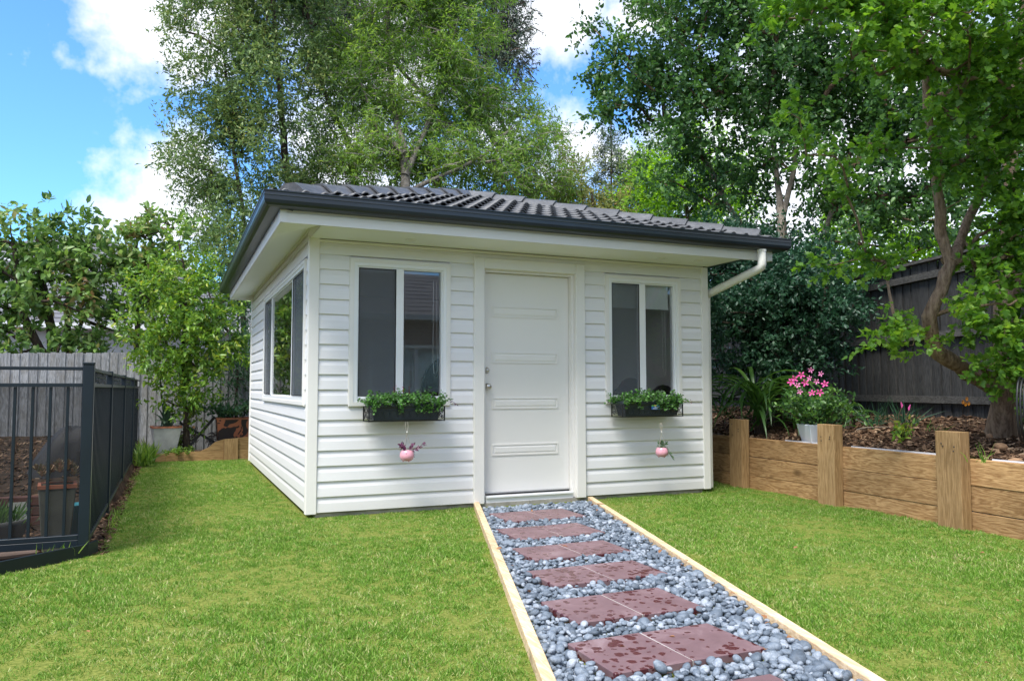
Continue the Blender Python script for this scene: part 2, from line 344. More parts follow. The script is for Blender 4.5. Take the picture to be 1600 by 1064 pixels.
L(nt, t.outputs[0], ms.inputs[1]); L(nt, p.outputs[0], ms.inputs[2]); L(nt, ms.outputs[0], nt.nodes['Material Output'].inputs[0])
m, nt, p = newmat('painted_shade'); M['shade'] = m  # see-through black that paints shade behind the fence pickets
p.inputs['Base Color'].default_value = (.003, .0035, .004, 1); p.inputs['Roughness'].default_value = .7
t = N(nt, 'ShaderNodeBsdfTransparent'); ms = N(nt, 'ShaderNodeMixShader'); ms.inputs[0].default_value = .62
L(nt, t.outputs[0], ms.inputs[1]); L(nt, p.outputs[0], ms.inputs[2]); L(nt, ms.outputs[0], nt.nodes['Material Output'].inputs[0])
# paver: plum porcelain with drying water drops
m, nt, p = newmat('plum_paver'); M['paver'] = m
v = coords(nt); n = N(nt, 'ShaderNodeTexNoise', i_Scale=5.0, i_Detail=8.0, i_Roughness=.7, i_Distortion=.8); L(nt, v, n.inputs['Vector'])
base = ramp(nt, n.outputs['Fac'], [(.35, (.140, .082, .088)), (.55, (.185, .112, .120)), (.7, (.27, .19, .20))])
nd = N(nt, 'ShaderNodeTexNoise', i_Scale=28.0, i_Detail=2.0); L(nt, v, nd.inputs['Vector'])
vm = N(nt, 'ShaderNodeVectorMath', operation='SCALE'); vm.inputs['Scale'].default_value = .035; L(nt, nd.outputs['Color'], vm.inputs[0])
va = N(nt, 'ShaderNodeVectorMath', operation='ADD'); L(nt, v, va.inputs[0]); L(nt, vm.outputs[0], va.inputs[1])
vo = N(nt, 'ShaderNodeTexVoronoi', i_Scale=26.0); vo.inputs['Randomness'].default_value = 1.0; L(nt, va.outputs[0], vo.inputs['Vector'])
sep = N(nt, 'ShaderNodeSeparateColor'); L(nt, vo.outputs['Color'], sep.inputs[0])
n5 = N(nt, 'ShaderNodeTexNoise', i_Scale=4.5, i_Detail=2.0); L(nt, v, n5.inputs['Vector'])
rad_ = math_(nt, 'MULTIPLY', math_(nt, 'SUBTRACT', math_(nt, 'ADD', math_(nt, 'MULTIPLY', sep.outputs[0], .8), n5.outputs['Fac']), .62, True), 1.0)
spot = math_(nt, 'MULTIPLY', math_(nt, 'SUBTRACT', rad_, vo.outputs['Distance']), 22.0, True)
mx = N(nt, 'ShaderNodeMix', data_type='RGBA'); L(nt, spot, mx.inputs['Factor']); L(nt, base, mx.inputs['A']); mx.inputs['B'].default_value = (.085, .022, .024, 1)
L(nt, mx.outputs['Result'], p.inputs['Base Color']); L(nt, math_(nt, 'SUBTRACT', .52, math_(nt, 'MULTIPLY', spot, .25)), p.inputs['Roughness'])
bump(nt, p, n.outputs['Fac'], .002, .4)
M['grout'] = plain('pale_grout', (.40, .37, .35), .9, .1)
# pebbles
m, nt, p = newmat('blue_grey_pebble'); M['pebble'] = m; p.inputs['Roughness'].default_value = .55
v = coords(nt); oi = N(nt, 'ShaderNodeObjectInfo'); n = N(nt, 'ShaderNodeTexNoise', i_Scale=1.3, i_Detail=6.0, i_Roughness=.7, i_Distortion=1.2); L(nt, v, n.inputs['Vector'])
f = math_(nt, 'ADD', math_(nt, 'MULTIPLY', n.outputs['Fac'], .6), math_(nt, 'MULTIPLY', oi.outputs['Random'], .4))
L(nt, ramp(nt, f, [(.25, (.065, .085, .11)), (.5, (.145, .18, .225)), (.62, (.23, .27, .32)), (.78, (.44, .47, .52))]), p.inputs['Base Color']); bump(nt, p, n.outputs['Fac'], .15, .25)
# mulch
m, nt, p = newmat('bark_chip'); M['chip'] = m; p.inputs['Roughness'].default_value = .85; p.inputs['Specular IOR Level'].default_value = .2
oi = N(nt, 'ShaderNodeObjectInfo'); L(nt, ramp(nt, oi.outputs['Random'], [(.0, (.035, .020, .012)), (.5, (.11, .062, .036)), (.8, (.20, .12, .07)), (1, (.36, .25, .16))]), p.inputs['Base Color'])
# lawn soil + blades
m, nt, p = newmat('lawn_thatch'); M['lawn'] = m; p.inputs['Roughness'].default_value = .95; p.inputs['Specular IOR Level'].default_value = .1
v = coords(nt, rand=False); n = N(nt, 'ShaderNodeTexNoise', i_Scale=60.0, i_Detail=5.0); L(nt, v, n.inputs['Vector'])
L(nt, ramp(nt, n.outputs['Fac'], [(.35, (.09, .12, .02)), (.65, (.20, .22, .05))]), p.inputs['Base Color'])
m, nt, p = newmat('grass_blade'); M['grass'] = m; p.inputs['Roughness'].default_value = .5; p.inputs['Specular IOR Level'].default_value = .3
a = N(nt, 'ShaderNodeAttribute', attribute_name='rnd'); g = N(nt, 'ShaderNodeNewGeometry')
n = N(nt, 'ShaderNodeTexNoise', i_Scale=1.1, i_Detail=5.0, i_Roughness=.6); L(nt, g.outputs['Position'], n.inputs['Vector'])
n9 = N(nt, 'ShaderNodeTexNoise', i_Scale=7.0, i_Detail=3.0); L(nt, g.outputs['Position'], n9.inputs['Vector'])
f = math_(nt, 'ADD', math_(nt, 'MULTIPLY', a.outputs['Fac'], .62), math_(nt, 'ADD', math_(nt, 'MULTIPLY', n.outputs['Fac'], .32), math_(nt, 'MULTIPLY', n9.outputs['Fac'], .24)))
c = ramp(nt, f, [(.27, (.085, .195, .020)), (.53, (.155, .325, .034)), (.74, (.25, .41, .06)), (.92, (.58, .54, .26))])
L(nt, c, p.inputs['Base Color']); tr = N(nt, 'ShaderNodeBsdfTranslucent'); L(nt, c, tr.inputs[0]); ms = N(nt, 'ShaderNodeMixShader'); ms.inputs[0].default_value = .35
L(nt, p.outputs[0], ms.inputs[1]); L(nt, tr.outputs[0], ms.inputs[2]); L(nt, ms.outputs[0], nt.nodes['Material Output'].inputs[0])
# peeling terracotta
m, nt, p = newmat('peeling_painted_terracotta'); M['peel'] = m; p.inputs['Roughness'].default_value = .8
v = coords(nt, rand=False); n = N(nt, 'ShaderNodeTexNoise', i_Scale=6.0, i_Detail=4.0, i_Distortion=1.0); L(nt, v, n.inputs['Vector'])
L(nt, ramp(nt, n.outputs['Fac'], [(.545, (.045, .030, .028)), (.56, (.48, .16, .08))]), p.inputs['Base Color'])
# brick wall of the main house behind the viewer
m, nt, p = newmat('brown_brickwork'); M['brickwall'] = m; p.inputs['Roughness'].default_value = .85
tcn = N(nt, 'ShaderNodeTexCoord'); mpn = N(nt, 'ShaderNodeMapping'); mpn.inputs['Rotation'].default_value = (R(90), 0, 0); L(nt, tcn.outputs['Object'], mpn.inputs['Vector'])
bt = N(nt, 'ShaderNodeTexBrick', i_Scale=1.0); bt.inputs['Color1'].default_value = (.17, .08, .06, 1); bt.inputs['Color2'].default_value = (.27, .13, .10, 1); bt.inputs['Mortar'].default_value = (.45, .42, .38, 1)
bt.inputs['Brick Width'].default_value = .24; bt.inputs['Row Height'].default_value = .086; bt.inputs['Mortar Size'].default_value = .008; L(nt, mpn.outputs[0], bt.inputs['Vector']); L(nt, bt.outputs[0], p.inputs['Base Color'])

LM = {}
LM['olive'] = leafmat('olive_leaf', [(.070, .125, .050), (.115, .195, .060), (.18, .27, .08), (.34, .36, .13)], .3)
LM['bright'] = leafmat('fresh_leaf', [(.085, .175, .035), (.145, .270, .048), (.22, .36, .065), (.32, .43, .10)], .45)
LM['far'] = leafmat('far_dark_leaf', [(.085, .125, .085), (.12, .165, .105), (.16, .20, .12)], .25)
LM['yellowish'] = leafmat('yellow_green_leaf', [(.12, .17, .05), (.20, .25, .07), (.34, .35, .11), (.45, .30, .14)], .35)
LM['dark'] = leafmat('glossy_dark_leaf', [(.030, .085, .028), (.052, .130, .036), (.085, .195, .042), (.15, .29, .055)], .35, .4, spec=.5)
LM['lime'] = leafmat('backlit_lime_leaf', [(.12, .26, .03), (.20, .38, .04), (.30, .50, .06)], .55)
LM['maple'] = leafmat('maple_leaf', [(.060, .150, .024), (.100, .225, .032), (.165, .33, .044), (.29, .45, .075)], .45)
LM['big'] = leafmat('broad_leaf', [(.045, .105, .030), (.085, .175, .040), (.16, .28, .06), (.25, .36, .12), (.28, .17, .07)], .35)
LM['lemon'] = leafmat('lemon_leaf', [(.075, .165, .028), (.125, .25, .038), (.22, .36, .050), (.44, .46, .08)], .35, .35)
LM['shrub'] = leafmat('blue_green_leaf', [(.018, .060, .034), (.030, .085, .044), (.050, .125, .055)], .25, .45, spec=.45)
LM['strap'] = leafmat('strap_leaf', [(.04, .10, .025), (.07, .165, .035), (.14, .28, .05)], .35, .35)
LM['box'] = leafmat('herb_leaf', [(.065, .19, .035), (.11, .28, .055), (.18, .38, .10)], .3, .45)
LM['box2'] = leafmat('grey_herb_leaf', [(.050, .100, .045), (.085, .160, .070), (.16, .23, .14)], .3, .45)
LM['purple'] = leafmat('purple_leaf', [(.09, .018, .06), (.15, .035, .10), (.24, .10, .17)], .2, .4)
LM['agave'] = leafmat('agave_leaf', [(.04, .085, .05), (.06, .12, .07), (.11, .17, .12)], .15, .4)
LM['succ'] = leafmat('succulent_leaf', [(.16, .15, .08), (.24, .20, .11), (.34, .20, .12)], .1, .4)
LM['rose'] = leafmat('rose_leaf', [(.035, .10, .045), (.06, .14, .06), (.09, .18, .07)], .3, .4)
LM['dry'] = leafmat('dry_leaf', [(.25, .10, .04), (.32, .16, .07), (.18, .07, .03)], .1, .7)

# ================================================================== SETTING: ground
GZ = -0.035                                   # lawn soil level; blades reach about zero
FX, FY = -1.53, -0.90                         # corner of the black fence
wallx = lambda y: 4.68+.062*(y-.1)            # lawn face of the retaining sleepers
fencex = lambda y: 6.85+.283*(y+.3)           # line of the dark paling fence
pl = lambda y: 1.43+(y+.307)*.3136            # inner faces of the path boards
pr_ = lambda y: 2.50+(y+.36)*.3000
g = MB(); g.add([(-260,-260,-.20),(260,-260,-.20),(260,260,-.20),(-260,260,-.20)], [(0,1,2,3)])
tag(g.build('ground', M['soil']), kind='structure')
g = MB()
poly = [(-1.44, 6.0), (-1.44, -.78), (-2.3, -1.62), (-6, -5.2), (-6, -9.5), (4.1, -9.5), (4.1, -8), (wallx(-5), -5), (wallx(3), 3.0), (4.72, 6.0)]
g.add([(x, y, GZ) for x, y in poly], [tuple(range(len(poly)))]); lawn = tag(g.build('lawn', M['lawn']), kind='structure')

def inside(P, poly):
    x, y = P[:, 0], P[:, 1]; c = np.zeros(len(P), bool); n = len(poly)
    for i in range(n):
        x1, y1 = poly[i]; x2, y2 = poly[(i+1) % n]
        if y1 == y2: continue
        c ^= ((y1 > y) != (y2 > y)) & (x < (x2-x1)*(y-y1)/(y2-y1)+x1)
    return c

def scatter(name, pts, rots, scls, protos, kind='stuff', parent=None):
    """many small bits on given points: one object, its bits set down by geometry nodes"""
    me = bpy.data.meshes.new(name); me.from_pydata([], [], []); me.vertices.add(len(pts)); me.vertices.foreach_set('co', np.asarray(pts, np.float32).ravel())
    for nm, tp, val, key in (('rot', 'FLOAT_VECTOR', rots, 'vector'), ('scl', 'FLOAT', scls, 'value'), ('pick', 'INT', rng.integers(0, len(protos), len(pts)), 'value')):
        at_ = me.attributes.new(nm, tp, 'POINT'); at_.data.foreach_set(key, np.asarray(val, np.int32 if tp == 'INT' else np.float32).ravel())
    o = link(name, me, None, parent)
    ng = bpy.data.node_groups.new(name, 'GeometryNodeTree')
    ng.interface.new_socket('Geometry', in_out='INPUT', socket_type='NodeSocketGeometry'); ng.interface.new_socket('Geometry', in_out='OUTPUT', socket_type='NodeSocketGeometry')
    gi = ng.nodes.new('NodeGroupInput'); go = ng.nodes.new('NodeGroupOutput'); jn = ng.nodes.new('GeometryNodeJoinGeometry')
    ip = ng.nodes.new('GeometryNodeInstanceOnPoints')
    for pm in reversed(protos):
        po = bpy.data.objects.new(pm.name, pm); oi = ng.nodes.new('GeometryNodeObjectInfo'); oi.inputs['Object'].default_value = po; oi.inputs['As Instance'].default_value = True
        ng.links.new(oi.outputs['Geometry'], jn.inputs[0])
    ng.links.new(gi.outputs[0], ip.inputs['Points']); ng.links.new(jn.outputs[0], ip.inputs['Instance']); ip.inputs['Pick Instance'].default_value = True
    for nm, dt, sock in (('pick', 'INT', 'Instance Index'), ('rot', 'FLOAT_VECTOR', 'Rotation'), ('scl', 'FLOAT', 'Scale')):
        na = ng.nodes.new('GeometryNodeInputNamedAttribute'); na.data_type = dt; na.inputs['Name'].default_value = nm
        ng.links.new(na.outputs['Attribute'], ip.inputs[sock])
    ng.links.new(ip.outputs[0], go.inputs[0])
    md = o.modifiers.new('scatter', 'NODES'); md.node_group = ng
    if kind: o['kind'] = kind
    return o

def leafmesh(name, P, A, Nn, S, tv, tf, rnd, mat, extra=None):
    """P positions, A long axes, Nn normals, S sizes; tv template (along, side, normal), tf faces; rnd one value per leaf"""
    P = np.asarray(P, float); n = len(P); A = A/np.linalg.norm(A, axis=1)[:, None]
    Nn = Nn - A*np.sum(A*Nn, 1)[:, None]; Nn /= np.linalg.norm(Nn, axis=1)[:, None]+1e-9; B = np.cross(Nn, A)
    tv = np.asarray(tv, float); k = len(tv); S = np.broadcast_to(np.asarray(S, float), (n,))
    V = P[:, None, :] + S[:, None, None]*(tv[None, :, 0:1]*A[:, None, :]+tv[None, :, 1:2]*B[:, None, :]+tv[None, :, 2:3]*Nn[:, None, :])
    V = V.reshape(-1, 3)
    fl = np.array([i for f in tf for i in f]); cnt = np.array([len(f) for f in tf])
    F = (np.arange(n)[:, None]*k+fl[None, :]).ravel(); cn = np.tile(cnt, n); fr = np.repeat(rnd, len(tf))
    me = bpy.data.meshes.new(name)
    me.vertices.add(len(V)); me.vertices.foreach_set('co', V.astype(np.float32).ravel())
    me.loops.add(len(F)); me.loops.foreach_set('vertex_index', F.astype(np.int32))
    me.polygons.add(len(cn)); st = np.concatenate([[0], np.cumsum(cn)[:-1]]); me.polygons.foreach_set('loop_start', st.astype(np.int32))
    me.update(calc_edges=True)
    a = me.attributes.new('rnd', 'FLOAT', 'FACE'); a.data.foreach_set('value', fr.astype(np.float32))
    me.materials.append(mat); return me
T_QUAD = ([(0,0,0),(.5,.5,.05),(1,0,-.05),(.5,-.5,.05)], [(0,1,2,3)])
def tq(wd): return ([(0,0,0),(.45,.5*wd,.06),(1,0,-.06),(.45,-.5*wd,.06)], [(0,1,2),(0,2,3)])
def tleaf(wd, fold=.1, droop=.1): return ([(0,0,0),(.3,.45*wd,fold),(.68,.40*wd,fold-droop*.4),(1,0,-droop),(.68,-.40*wd,fold-droop*.4),(.3,-.45*wd,fold),(.5,0,0)], [(0,6,1),(1,6,2),(2,6,3),(3,6,4),(4,6,5),(5,6,0)])
def tmaple():
    pts = [(0,.0),(.02,.28),(.18,.50),(.30,.34),(.46,.52),(.52,.22),(.70,.26),(1.0,0)]
    a = [(x, y, .05 if abs(y) > .3 else .02) for x, y in pts]; b = [(x, -y, z) for x, y, z in a[1:-1]][::-1]
    V = a+b+[(.38, 0, 0)]; n = len(V)-1
    return V, [(n, (i+1) % n, i) for i in range(n)]
def randu(n): v = rng.normal(size=(n, 3)); return v/np.linalg.norm(v, axis=1)[:, None]

# ------------------------------------------------------------------ grass
def tuft(i):
    nb = 46; P = np.zeros((nb, 3)); r = .055*np.sqrt(rng.random(nb)); t = rng.random(nb)*6.283
    P[:, 0] = r*np.cos(t); P[:, 1] = r*np.sin(t)
    A = np.stack([rng.normal(0, .75, nb), rng.normal(0, .75, nb), np.ones(nb)], 1)
    return leafmesh('grass_tuft', P, A, randu(nb), rng.uniform(.014, .031, nb), [(0,-.075,0),(0,.075,0),(.55,.06,.06),(1,0,.22),(.55,-.06,.06)], [(0,1,2,4),(4,2,3)], rng.random(nb), M['grass'])
tufts = [tuft(i) for i in range(5)]
def lawn_points():
    out = []
    for (x0, x1, y0, y1, dens) in [(-6, 4.7, -6.2, -3.4, 620), (-3, 4.7, -3.4, 0, 520), (-1.5, 4.8, 0, 6.05, 380)]:
        n = int((x1-x0)*(y1-y0)*dens); P = np.stack([rng.uniform(x0, x1, n), rng.uniform(y0, y1, n)], 1)
        ok = inside(P, poly)
        ok &= ~((P[:, 0] > pl(P[:, 1])-.075) & (P[:, 0] < pr_(P[:, 1])+.075) & (P[:, 1] < 0.05))
        ok &= ~((P[:, 0] > -.03) & (P[:, 0] < 4.12) & (P[:, 1] > .01))
        ok &= ~((P[:, 0] < 0) & (P[:, 1] > 5.93))
        rel = np.stack([P[:, 0]-CAM[0], P[:, 1]-CAM[1]], 1); dep = rel@fw[:2]; lat = rel@rt[:2]
        ok &= (dep > 1.2) & (np.abs(lat) < dep*.72+.6)
        # worn, thin patches
        wv = np.sin(P[:, 0]*2.1+1.3*np.sin(P[:, 1]*1.7))*np.sin(P[:, 1]*2.6+1.1*np.sin(P[:, 0]*1.9))
        ok &= rng.random(n) < np.where(wv > .55, .72, 1.0)
        for rx, ry, rw, rh in [(4.5, -.05, .25, .2), (4.35, -1.2, .3, .2)]: ok &= ~((np.abs(P[:, 0]-rx) < rw) & (np.abs(P[:, 1]-ry) < rh) & (P[:, 0] > wallx(P[:, 1])-.11))
        P = P[ok]; out.append(np.concatenate([P, np.full((len(P), 1), GZ-.004)], 1))
    return np.concatenate(out)
gp = lawn_points()
rot = np.stack([rng.normal(0, .08, len(gp)), rng.normal(0, .08, len(gp)), rng.uniform(0, 6.283, len(gp))], 1)
scatter('grass', gp, rot, rng.uniform(.75, 1.2, len(gp))*(.9+.25*np.sin(gp[:, 0]*3.1)*np.sin(gp[:, 1]*2.3)), tufts)

# ------------------------------------------------------------------ garden path: bed, boards, pavers, pebbles
y0p, y1p = -6.6, -.02
g = MB(); g.add([(pl(y0p), y0p, -.05), (pr_(y0p), y0p, -.05), (pr_(y1p), y1p, -.05), (pl(y1p), y1p, -.05)], [(0,1,2,3)]).add([(pl(y0p), y0p, -.055), (pr_(y0p), y0p, -.055), (pr_(y1p), y1p, -.055), (pl(y1p), y1p, -.055)], [(3,2,1,0)])
g = MB(); g.add([(pl(y0p), y0p, -.062), (pr_(y0p), y0p, -.062), (pr_(y1p), y1p, -.062), (pl(y1p), y1p, -.062)], [(0,1,2,3)])
path = tag(g.build('garden_path', M['dark']), kind='structure')
for fx, side in ((pl, -1), (pr_, 1)):
    for a, b in ((y0p, -4.35), (-4.347, -2.45), (-2.447, -.02)) if side < 0 else ((y0p, -3.35), (-3.347, -.13)):
        m_ = MB(); wd = .052; xa, xb = fx(a), fx(b)
        z1 = .018; q = [(xa, a), (xb, b), (xb+side*wd, b), (xa+side*wd, a)]
        if side > 0: q = q[::-1]
        V = [(x, y, -.09) for x, y in q]+[(x, y, z1) for x, y in q]
        m_.add(V, [(3,2,1,0)[::1], (4,5,6,7), (0,1,5,4), (1,2,6,5), (2,3,7,6), (3,0,4,7)])
        o = m_.build('edging_board', M['edging'], path)
        bv = o.modifiers.new('b', 'BEVEL'); bv.width = .004; bv.segments = 2
rows = [(-.565, -.995, 1.40, 2.075), (-1.26, -1.69, 1.175, 1.85), (-1.94, -2.32, 1.0, 1.685), (-2.552, -2.92, .835, 1.538), (-3.16, -3.545, .634, 1.308), (-3.765, -4.137, .467, 1.160), (-4.36, -4.76, .30, .985), (-4.98, -5.37, .12, .80), (-5.6, -6.0, -.06, .62)]
pv_rects = []
for yb, yf, xl, xr in rows:
    pv_rects.append((xl, xr, yf, yb)); xm = (xl+xr)/2
    for i, (a, b) in enumerate(((xl, xm-.004), (xm+.004, xr))):
        m_ = MB().bbox((-(b-a)/2, -(yb-yf)/2, -.035), ((b-a)/2, (yb-yf)/2, 0), .003)
        o = m_.build('paver', M['paver'], path); o.location = ((a+b)/2, (yb+yf)/2, .002); o.rotation_euler = (rng.normal(0, .004), rng.normal(0, .004), rng.normal(0, .004))
    MB().box((xm-.0038, yf+.004, -.02), (xm+.0038, yb-.004, -.001)).build('grout_joint', M['grout'], path)
import bmesh
def pebblemesh(i):
    bm = bmesh.new(); bmesh.ops.create_icosphere(bm, subdivisions=2, radius=1.0)
    sx, sy, sz = 1.0, rng.uniform(.68, .9), rng.uniform(.45, .66); k = rng.normal(size=(4, 3)); ph = rng.random(4)*6
    for v in bm.verts:
        f = 1+sum(.055*math.sin(float(np.dot(k[j], v.co))*1.6+ph[j]) for j in range(4)); v.co = Vector((v.co.x*sx*f, v.co.y*sy*f, v.co.z*sz*f))
    for f in bm.faces: f.smooth = True
    me = bpy.data.meshes.new('pebble'); bm.to_mesh(me); bm.free(); me.materials.append(M['pebble']); return me
pebs = [pebblemesh(i) for i in range(8)]
def pebble_points():
    sp = .0285; out = []
    for layer, (z, jit, keep) in enumerate(((-.050, .010, 1.0), (-.026, .010, 1.0), (-.006, .014, .62))):
        for j in range(int((y1p-y0p)/(sp*.87))):
            y = y0p+j*sp*.87; xs = np.arange(pl(y)+.012+(j % 2)*sp/2+layer*.013, pr_(y)-.006, sp*1.04)
            Q = np.stack([xs+rng.normal(0, jit*.55, len(xs)), np.full(len(xs), y)+rng.normal(0, jit*.55, len(xs)), np.full(len(xs), z)+rng.normal(0, .004, len(xs))], 1)
            out.append(Q[(rng.random(len(xs)) < keep) & (y < [1, -.16, -.26][layer])])
    Q = np.concatenate(out); ok = (Q[:, 0] > pl(Q[:, 1])+.012) & (Q[:, 0] < pr_(Q[:, 1])-.012) & (Q[:, 1] < -.05)
    for xl, xr, ya, yb in pv_rects: ok &= ~((Q[:, 0] > xl-.014) & (Q[:, 0] < xr+.014) & (Q[:, 1] > ya-.014) & (Q[:, 1] < yb+.014))
    return Q[ok]
pp = pebble_points(); ps = rng.gamma(9, 1/9, len(pp))*.0170; prt = np.stack([rng.normal(0, .35, len(pp)), rng.normal(0, .35, len(pp)), rng.uniform(0, 6.283, len(pp))], 1)
dep = (pp-CAM)@fw; vv = np.abs(((pp-CAM)@rt)/dep); vy = ((pp-CAM)@up)/dep
vis = (dep > 1) & (vv < .66) & (vy > -.437)
order = np.lexsort((-ps/np.maximum(dep, .1), ~vis | (pp[:, 2] < -.018))); near = order[:300]; rest = order[300:]
for i in near: inst('pebble', pebs[i % 8], path, pp[i], tuple(prt[i]), float(ps[i]))
o = scatter('pebbles', pp[rest], prt[rest], ps[rest], pebs, parent=path)
# a few fallen dry leaves on the pebbles and lawn
n = 44; P = np.zeros((n, 3)); 
for i in range(n):
    y = -.2-5.0*rng.random(); s_ = rng.random(); x = (pr_(y)-.05+rng.normal(0, .04)) if s_ < .6 else (pl(y)+1.0*rng.random()); P[i] = (x, y, .022) if i < 34 else (rng.uniform(-1.4, 4.3), rng.uniform(-5, -.1), .004)
tag(link('fallen_leaves', leafmesh('fallen_leaves', P, randu(n)*[1, 1, .25], np.tile([0, 0, 1.], (n, 1))+randu(n)*.4, rng.uniform(.02, .045, n), *tleaf(.55, .12), rng.random(n), LM['dry'])), kind='stuff')

# ------------------------------------------------------------------ right garden bed, mulch
def bedz(x, y): 
    t = np.clip((x-wallx(y))/(fencex(y)-wallx(y)), 0, 1.4); return .455+.25*t+.018*np.sin(x*5.1+y*1.3)*np.sin(y*4.3-x)
nx, ny = 26, 70; g = MB(); V = []
for j in range(ny):
    y = -6.5+j*(16/(ny-1)); xa = wallx(y)+.045; xb = fencex(y)+.6
    for i in range(nx):
        x = xa+(xb-xa)*i/(nx-1); V.append((x, y, float(bedz(x, y))))
g.add(V, [(j*nx+i, j*nx+i+1, (j+1)*nx+i+1, (j+1)*nx+i) for j in range(ny-1) for i in range(nx-1)], True)
tag(g.build('garden_bed', M['soil']), kind='structure')
def chipmesh(i):
    m_ = MB(); l, w_, h = rng.uniform(.7, 1.3), rng.uniform(.18, .5), rng.uniform(.05, .14)
    m_.box((-l/2, -w_/2, -h/2), (l/2, w_/2, h/2)); m_.v = [tuple(np.array(v)*(1+rng.normal(0, .2, 3))) for v in m_.v]
    me = m_.mesh('bark_chip'); me.materials.append(M['chip']); return me
chips = [chipmesh(i) for i in range(7)]
def chip_scatter(name, n, fn, smin=.02, smax=.06, dz=.006):
    P = fn(n); m_ = len(P); P[:, 2] += np.abs(rng.normal(0, dz, m_))
    scatter(name, P, np.stack([rng.normal(0, .35, m_), rng.normal(0, .35, m_), rng.uniform(0, 6.283, m_)], 1), rng.uniform(smin, smax, m_)*rng.choice([1, 1, 1, 1.7], m_), chips)
def bedpts(n):
    y = rng.uniform(-4.2, 4.5, n); t = rng.random(n)**1.1; xa = wallx(y)+.05; x = xa+(fencex(y)-xa)*t; return np.stack([x, y, bedz(x, y)], 1)
chip_scatter('bark_mulch', 15000, bedpts)
# left yard: soil behind the black fence and along the back
def rz(x, y): return -.10+.30*np.clip((y-.9)/1.2, 0, 1)*(x < FX-.05)+ .12*np.clip((y-6.05)/1.5, 0, 1)
V = []; nx, ny = 60, 70; g = MB()
for j in range(ny):
    for i in range(nx):
        x = -9+i*(9.0+.3)/(nx-1); y = -1.9+j*(11.5/(ny-1)); z = float(rz(np.array(x), np.array(y)))+.012*math.sin(x*7)*math.sin(y*6)
        if x > FX+.06 and y < 6.0: z = -.12
        V.append((x, y, z))
g.add(V, [(j*nx+i, j*nx+i+1, (j+1)*nx+i+1, (j+1)*nx+i) for j in range(ny-1) for i in range(nx-1)], True)
tag(g.build('back_garden_soil', M['soil']), kind='structure')
def leftpts(n):
    x = rng.uniform(-4.4, 0.0, n); y = rng.uniform(-.6, 7.2, n); k = (x < FX-.03) | (y > 6.08); x, y = x[k], y[k]; return np.stack([x, y, rz(x, y)], 1)
chip_scatter('leaf_litter', 9000, leftpts, .02, .06)
chip_scatter('litter_strip', 1500, lambda n: np.stack([rng.uniform(-1.52, -1.40, n), rng.uniform(-.9, 6, n), np.full(n, GZ)], 1), .012, .035)

# ================================================================== CABIN
cabin = thing('cabin', (0, 0, 0), 'small cream weatherboard garden studio with grey tiled hip roof, standing on the lawn', 'garden studio')
W_, D_, H_, HS = 4.08, 5.30, 2.294, 2.385
TR = [(.343, 1.245, .885, 2.150), (2.854, 3.739, .885, 2.150)]; DR = (1.473, 2.615, 2.230)
# wall shell (thickness .10 behind y=.03)
wl = MB()
def wallrun(a, b, z0, z1): wl.box((a, .03, z0), (b, .125, z1))
wallrun(.03, .378, 0, H_+.08); wallrun(.378, 1.21, 0, .918); wallrun(.378, 1.21, 2.116, H_+.08); wallrun(1.21, 1.55, 0, H_+.08); wallrun(1.55, 2.56, 2.16, H_+.08)
wallrun(2.56, 2.889, 0, H_+.08); wallrun(2.889, 3.705, 0, .918); wallrun(2.889, 3.705, 2.116, H_+.08); wallrun(3.705, W_-.03, 0, H_+.08)
fwall = wl.build('front_wall', M['trim'], cabin)
wl = MB()
for a, b, z0, z1 in ((.126, .235, 0, 2.45), (.235, 3.45, 0, .925), (.235, 3.45, 2.11, 2.45), (3.45, D_-.03, 0, 2.45)): wl.box((.03, a, z0), (.125, b, z1))
swall = wl.build('side_wall', M['trim'], cabin)
MB().box((W_-.125, .126, 0), (W_-.03, D_-.125, 2.38)).box((W_-.03, .13, 0), (W_-.005, D_-.03, 2.38)).build('far_side_wall', M['trim'], cabin)
MB().box((.126, D_-.12, 0), (W_-.03, D_-.03, 2.38)).box((.05, D_-.03, 0), (W_-.05, D_-.005, 2.38)).build('back_wall', M['trim'], cabin)
MB().box((.08, .03, -.18), (W_-.08, D_-.05, -.004)).build('slab', M['concrete'], cabin)
# inside
MB().box((.13, .13, .0), (W_-.13, D_-.13, .02)).build('inner_floor', M['innerfloor'], cabin)
MB().box((.127, .127, 2.25), (W_-.127, D_-.122, 2.27)).build('inner_ceiling', M['inner'], cabin)
MB().box((.127, 3.62, .02), (W_-.165, 3.66, 2.248)).build('added_bounce_wall', M['inner'], cabin)  # added wall, shortens the room so the interior looks brighter
MB().box((.127, D_-.16, .02), (W_-.127, D_-.122, 2.25)).box((W_-.16, .13, .02), (W_-.126, D_-.17, 2.25)).build('inner_lining', M['inner'], cabin)
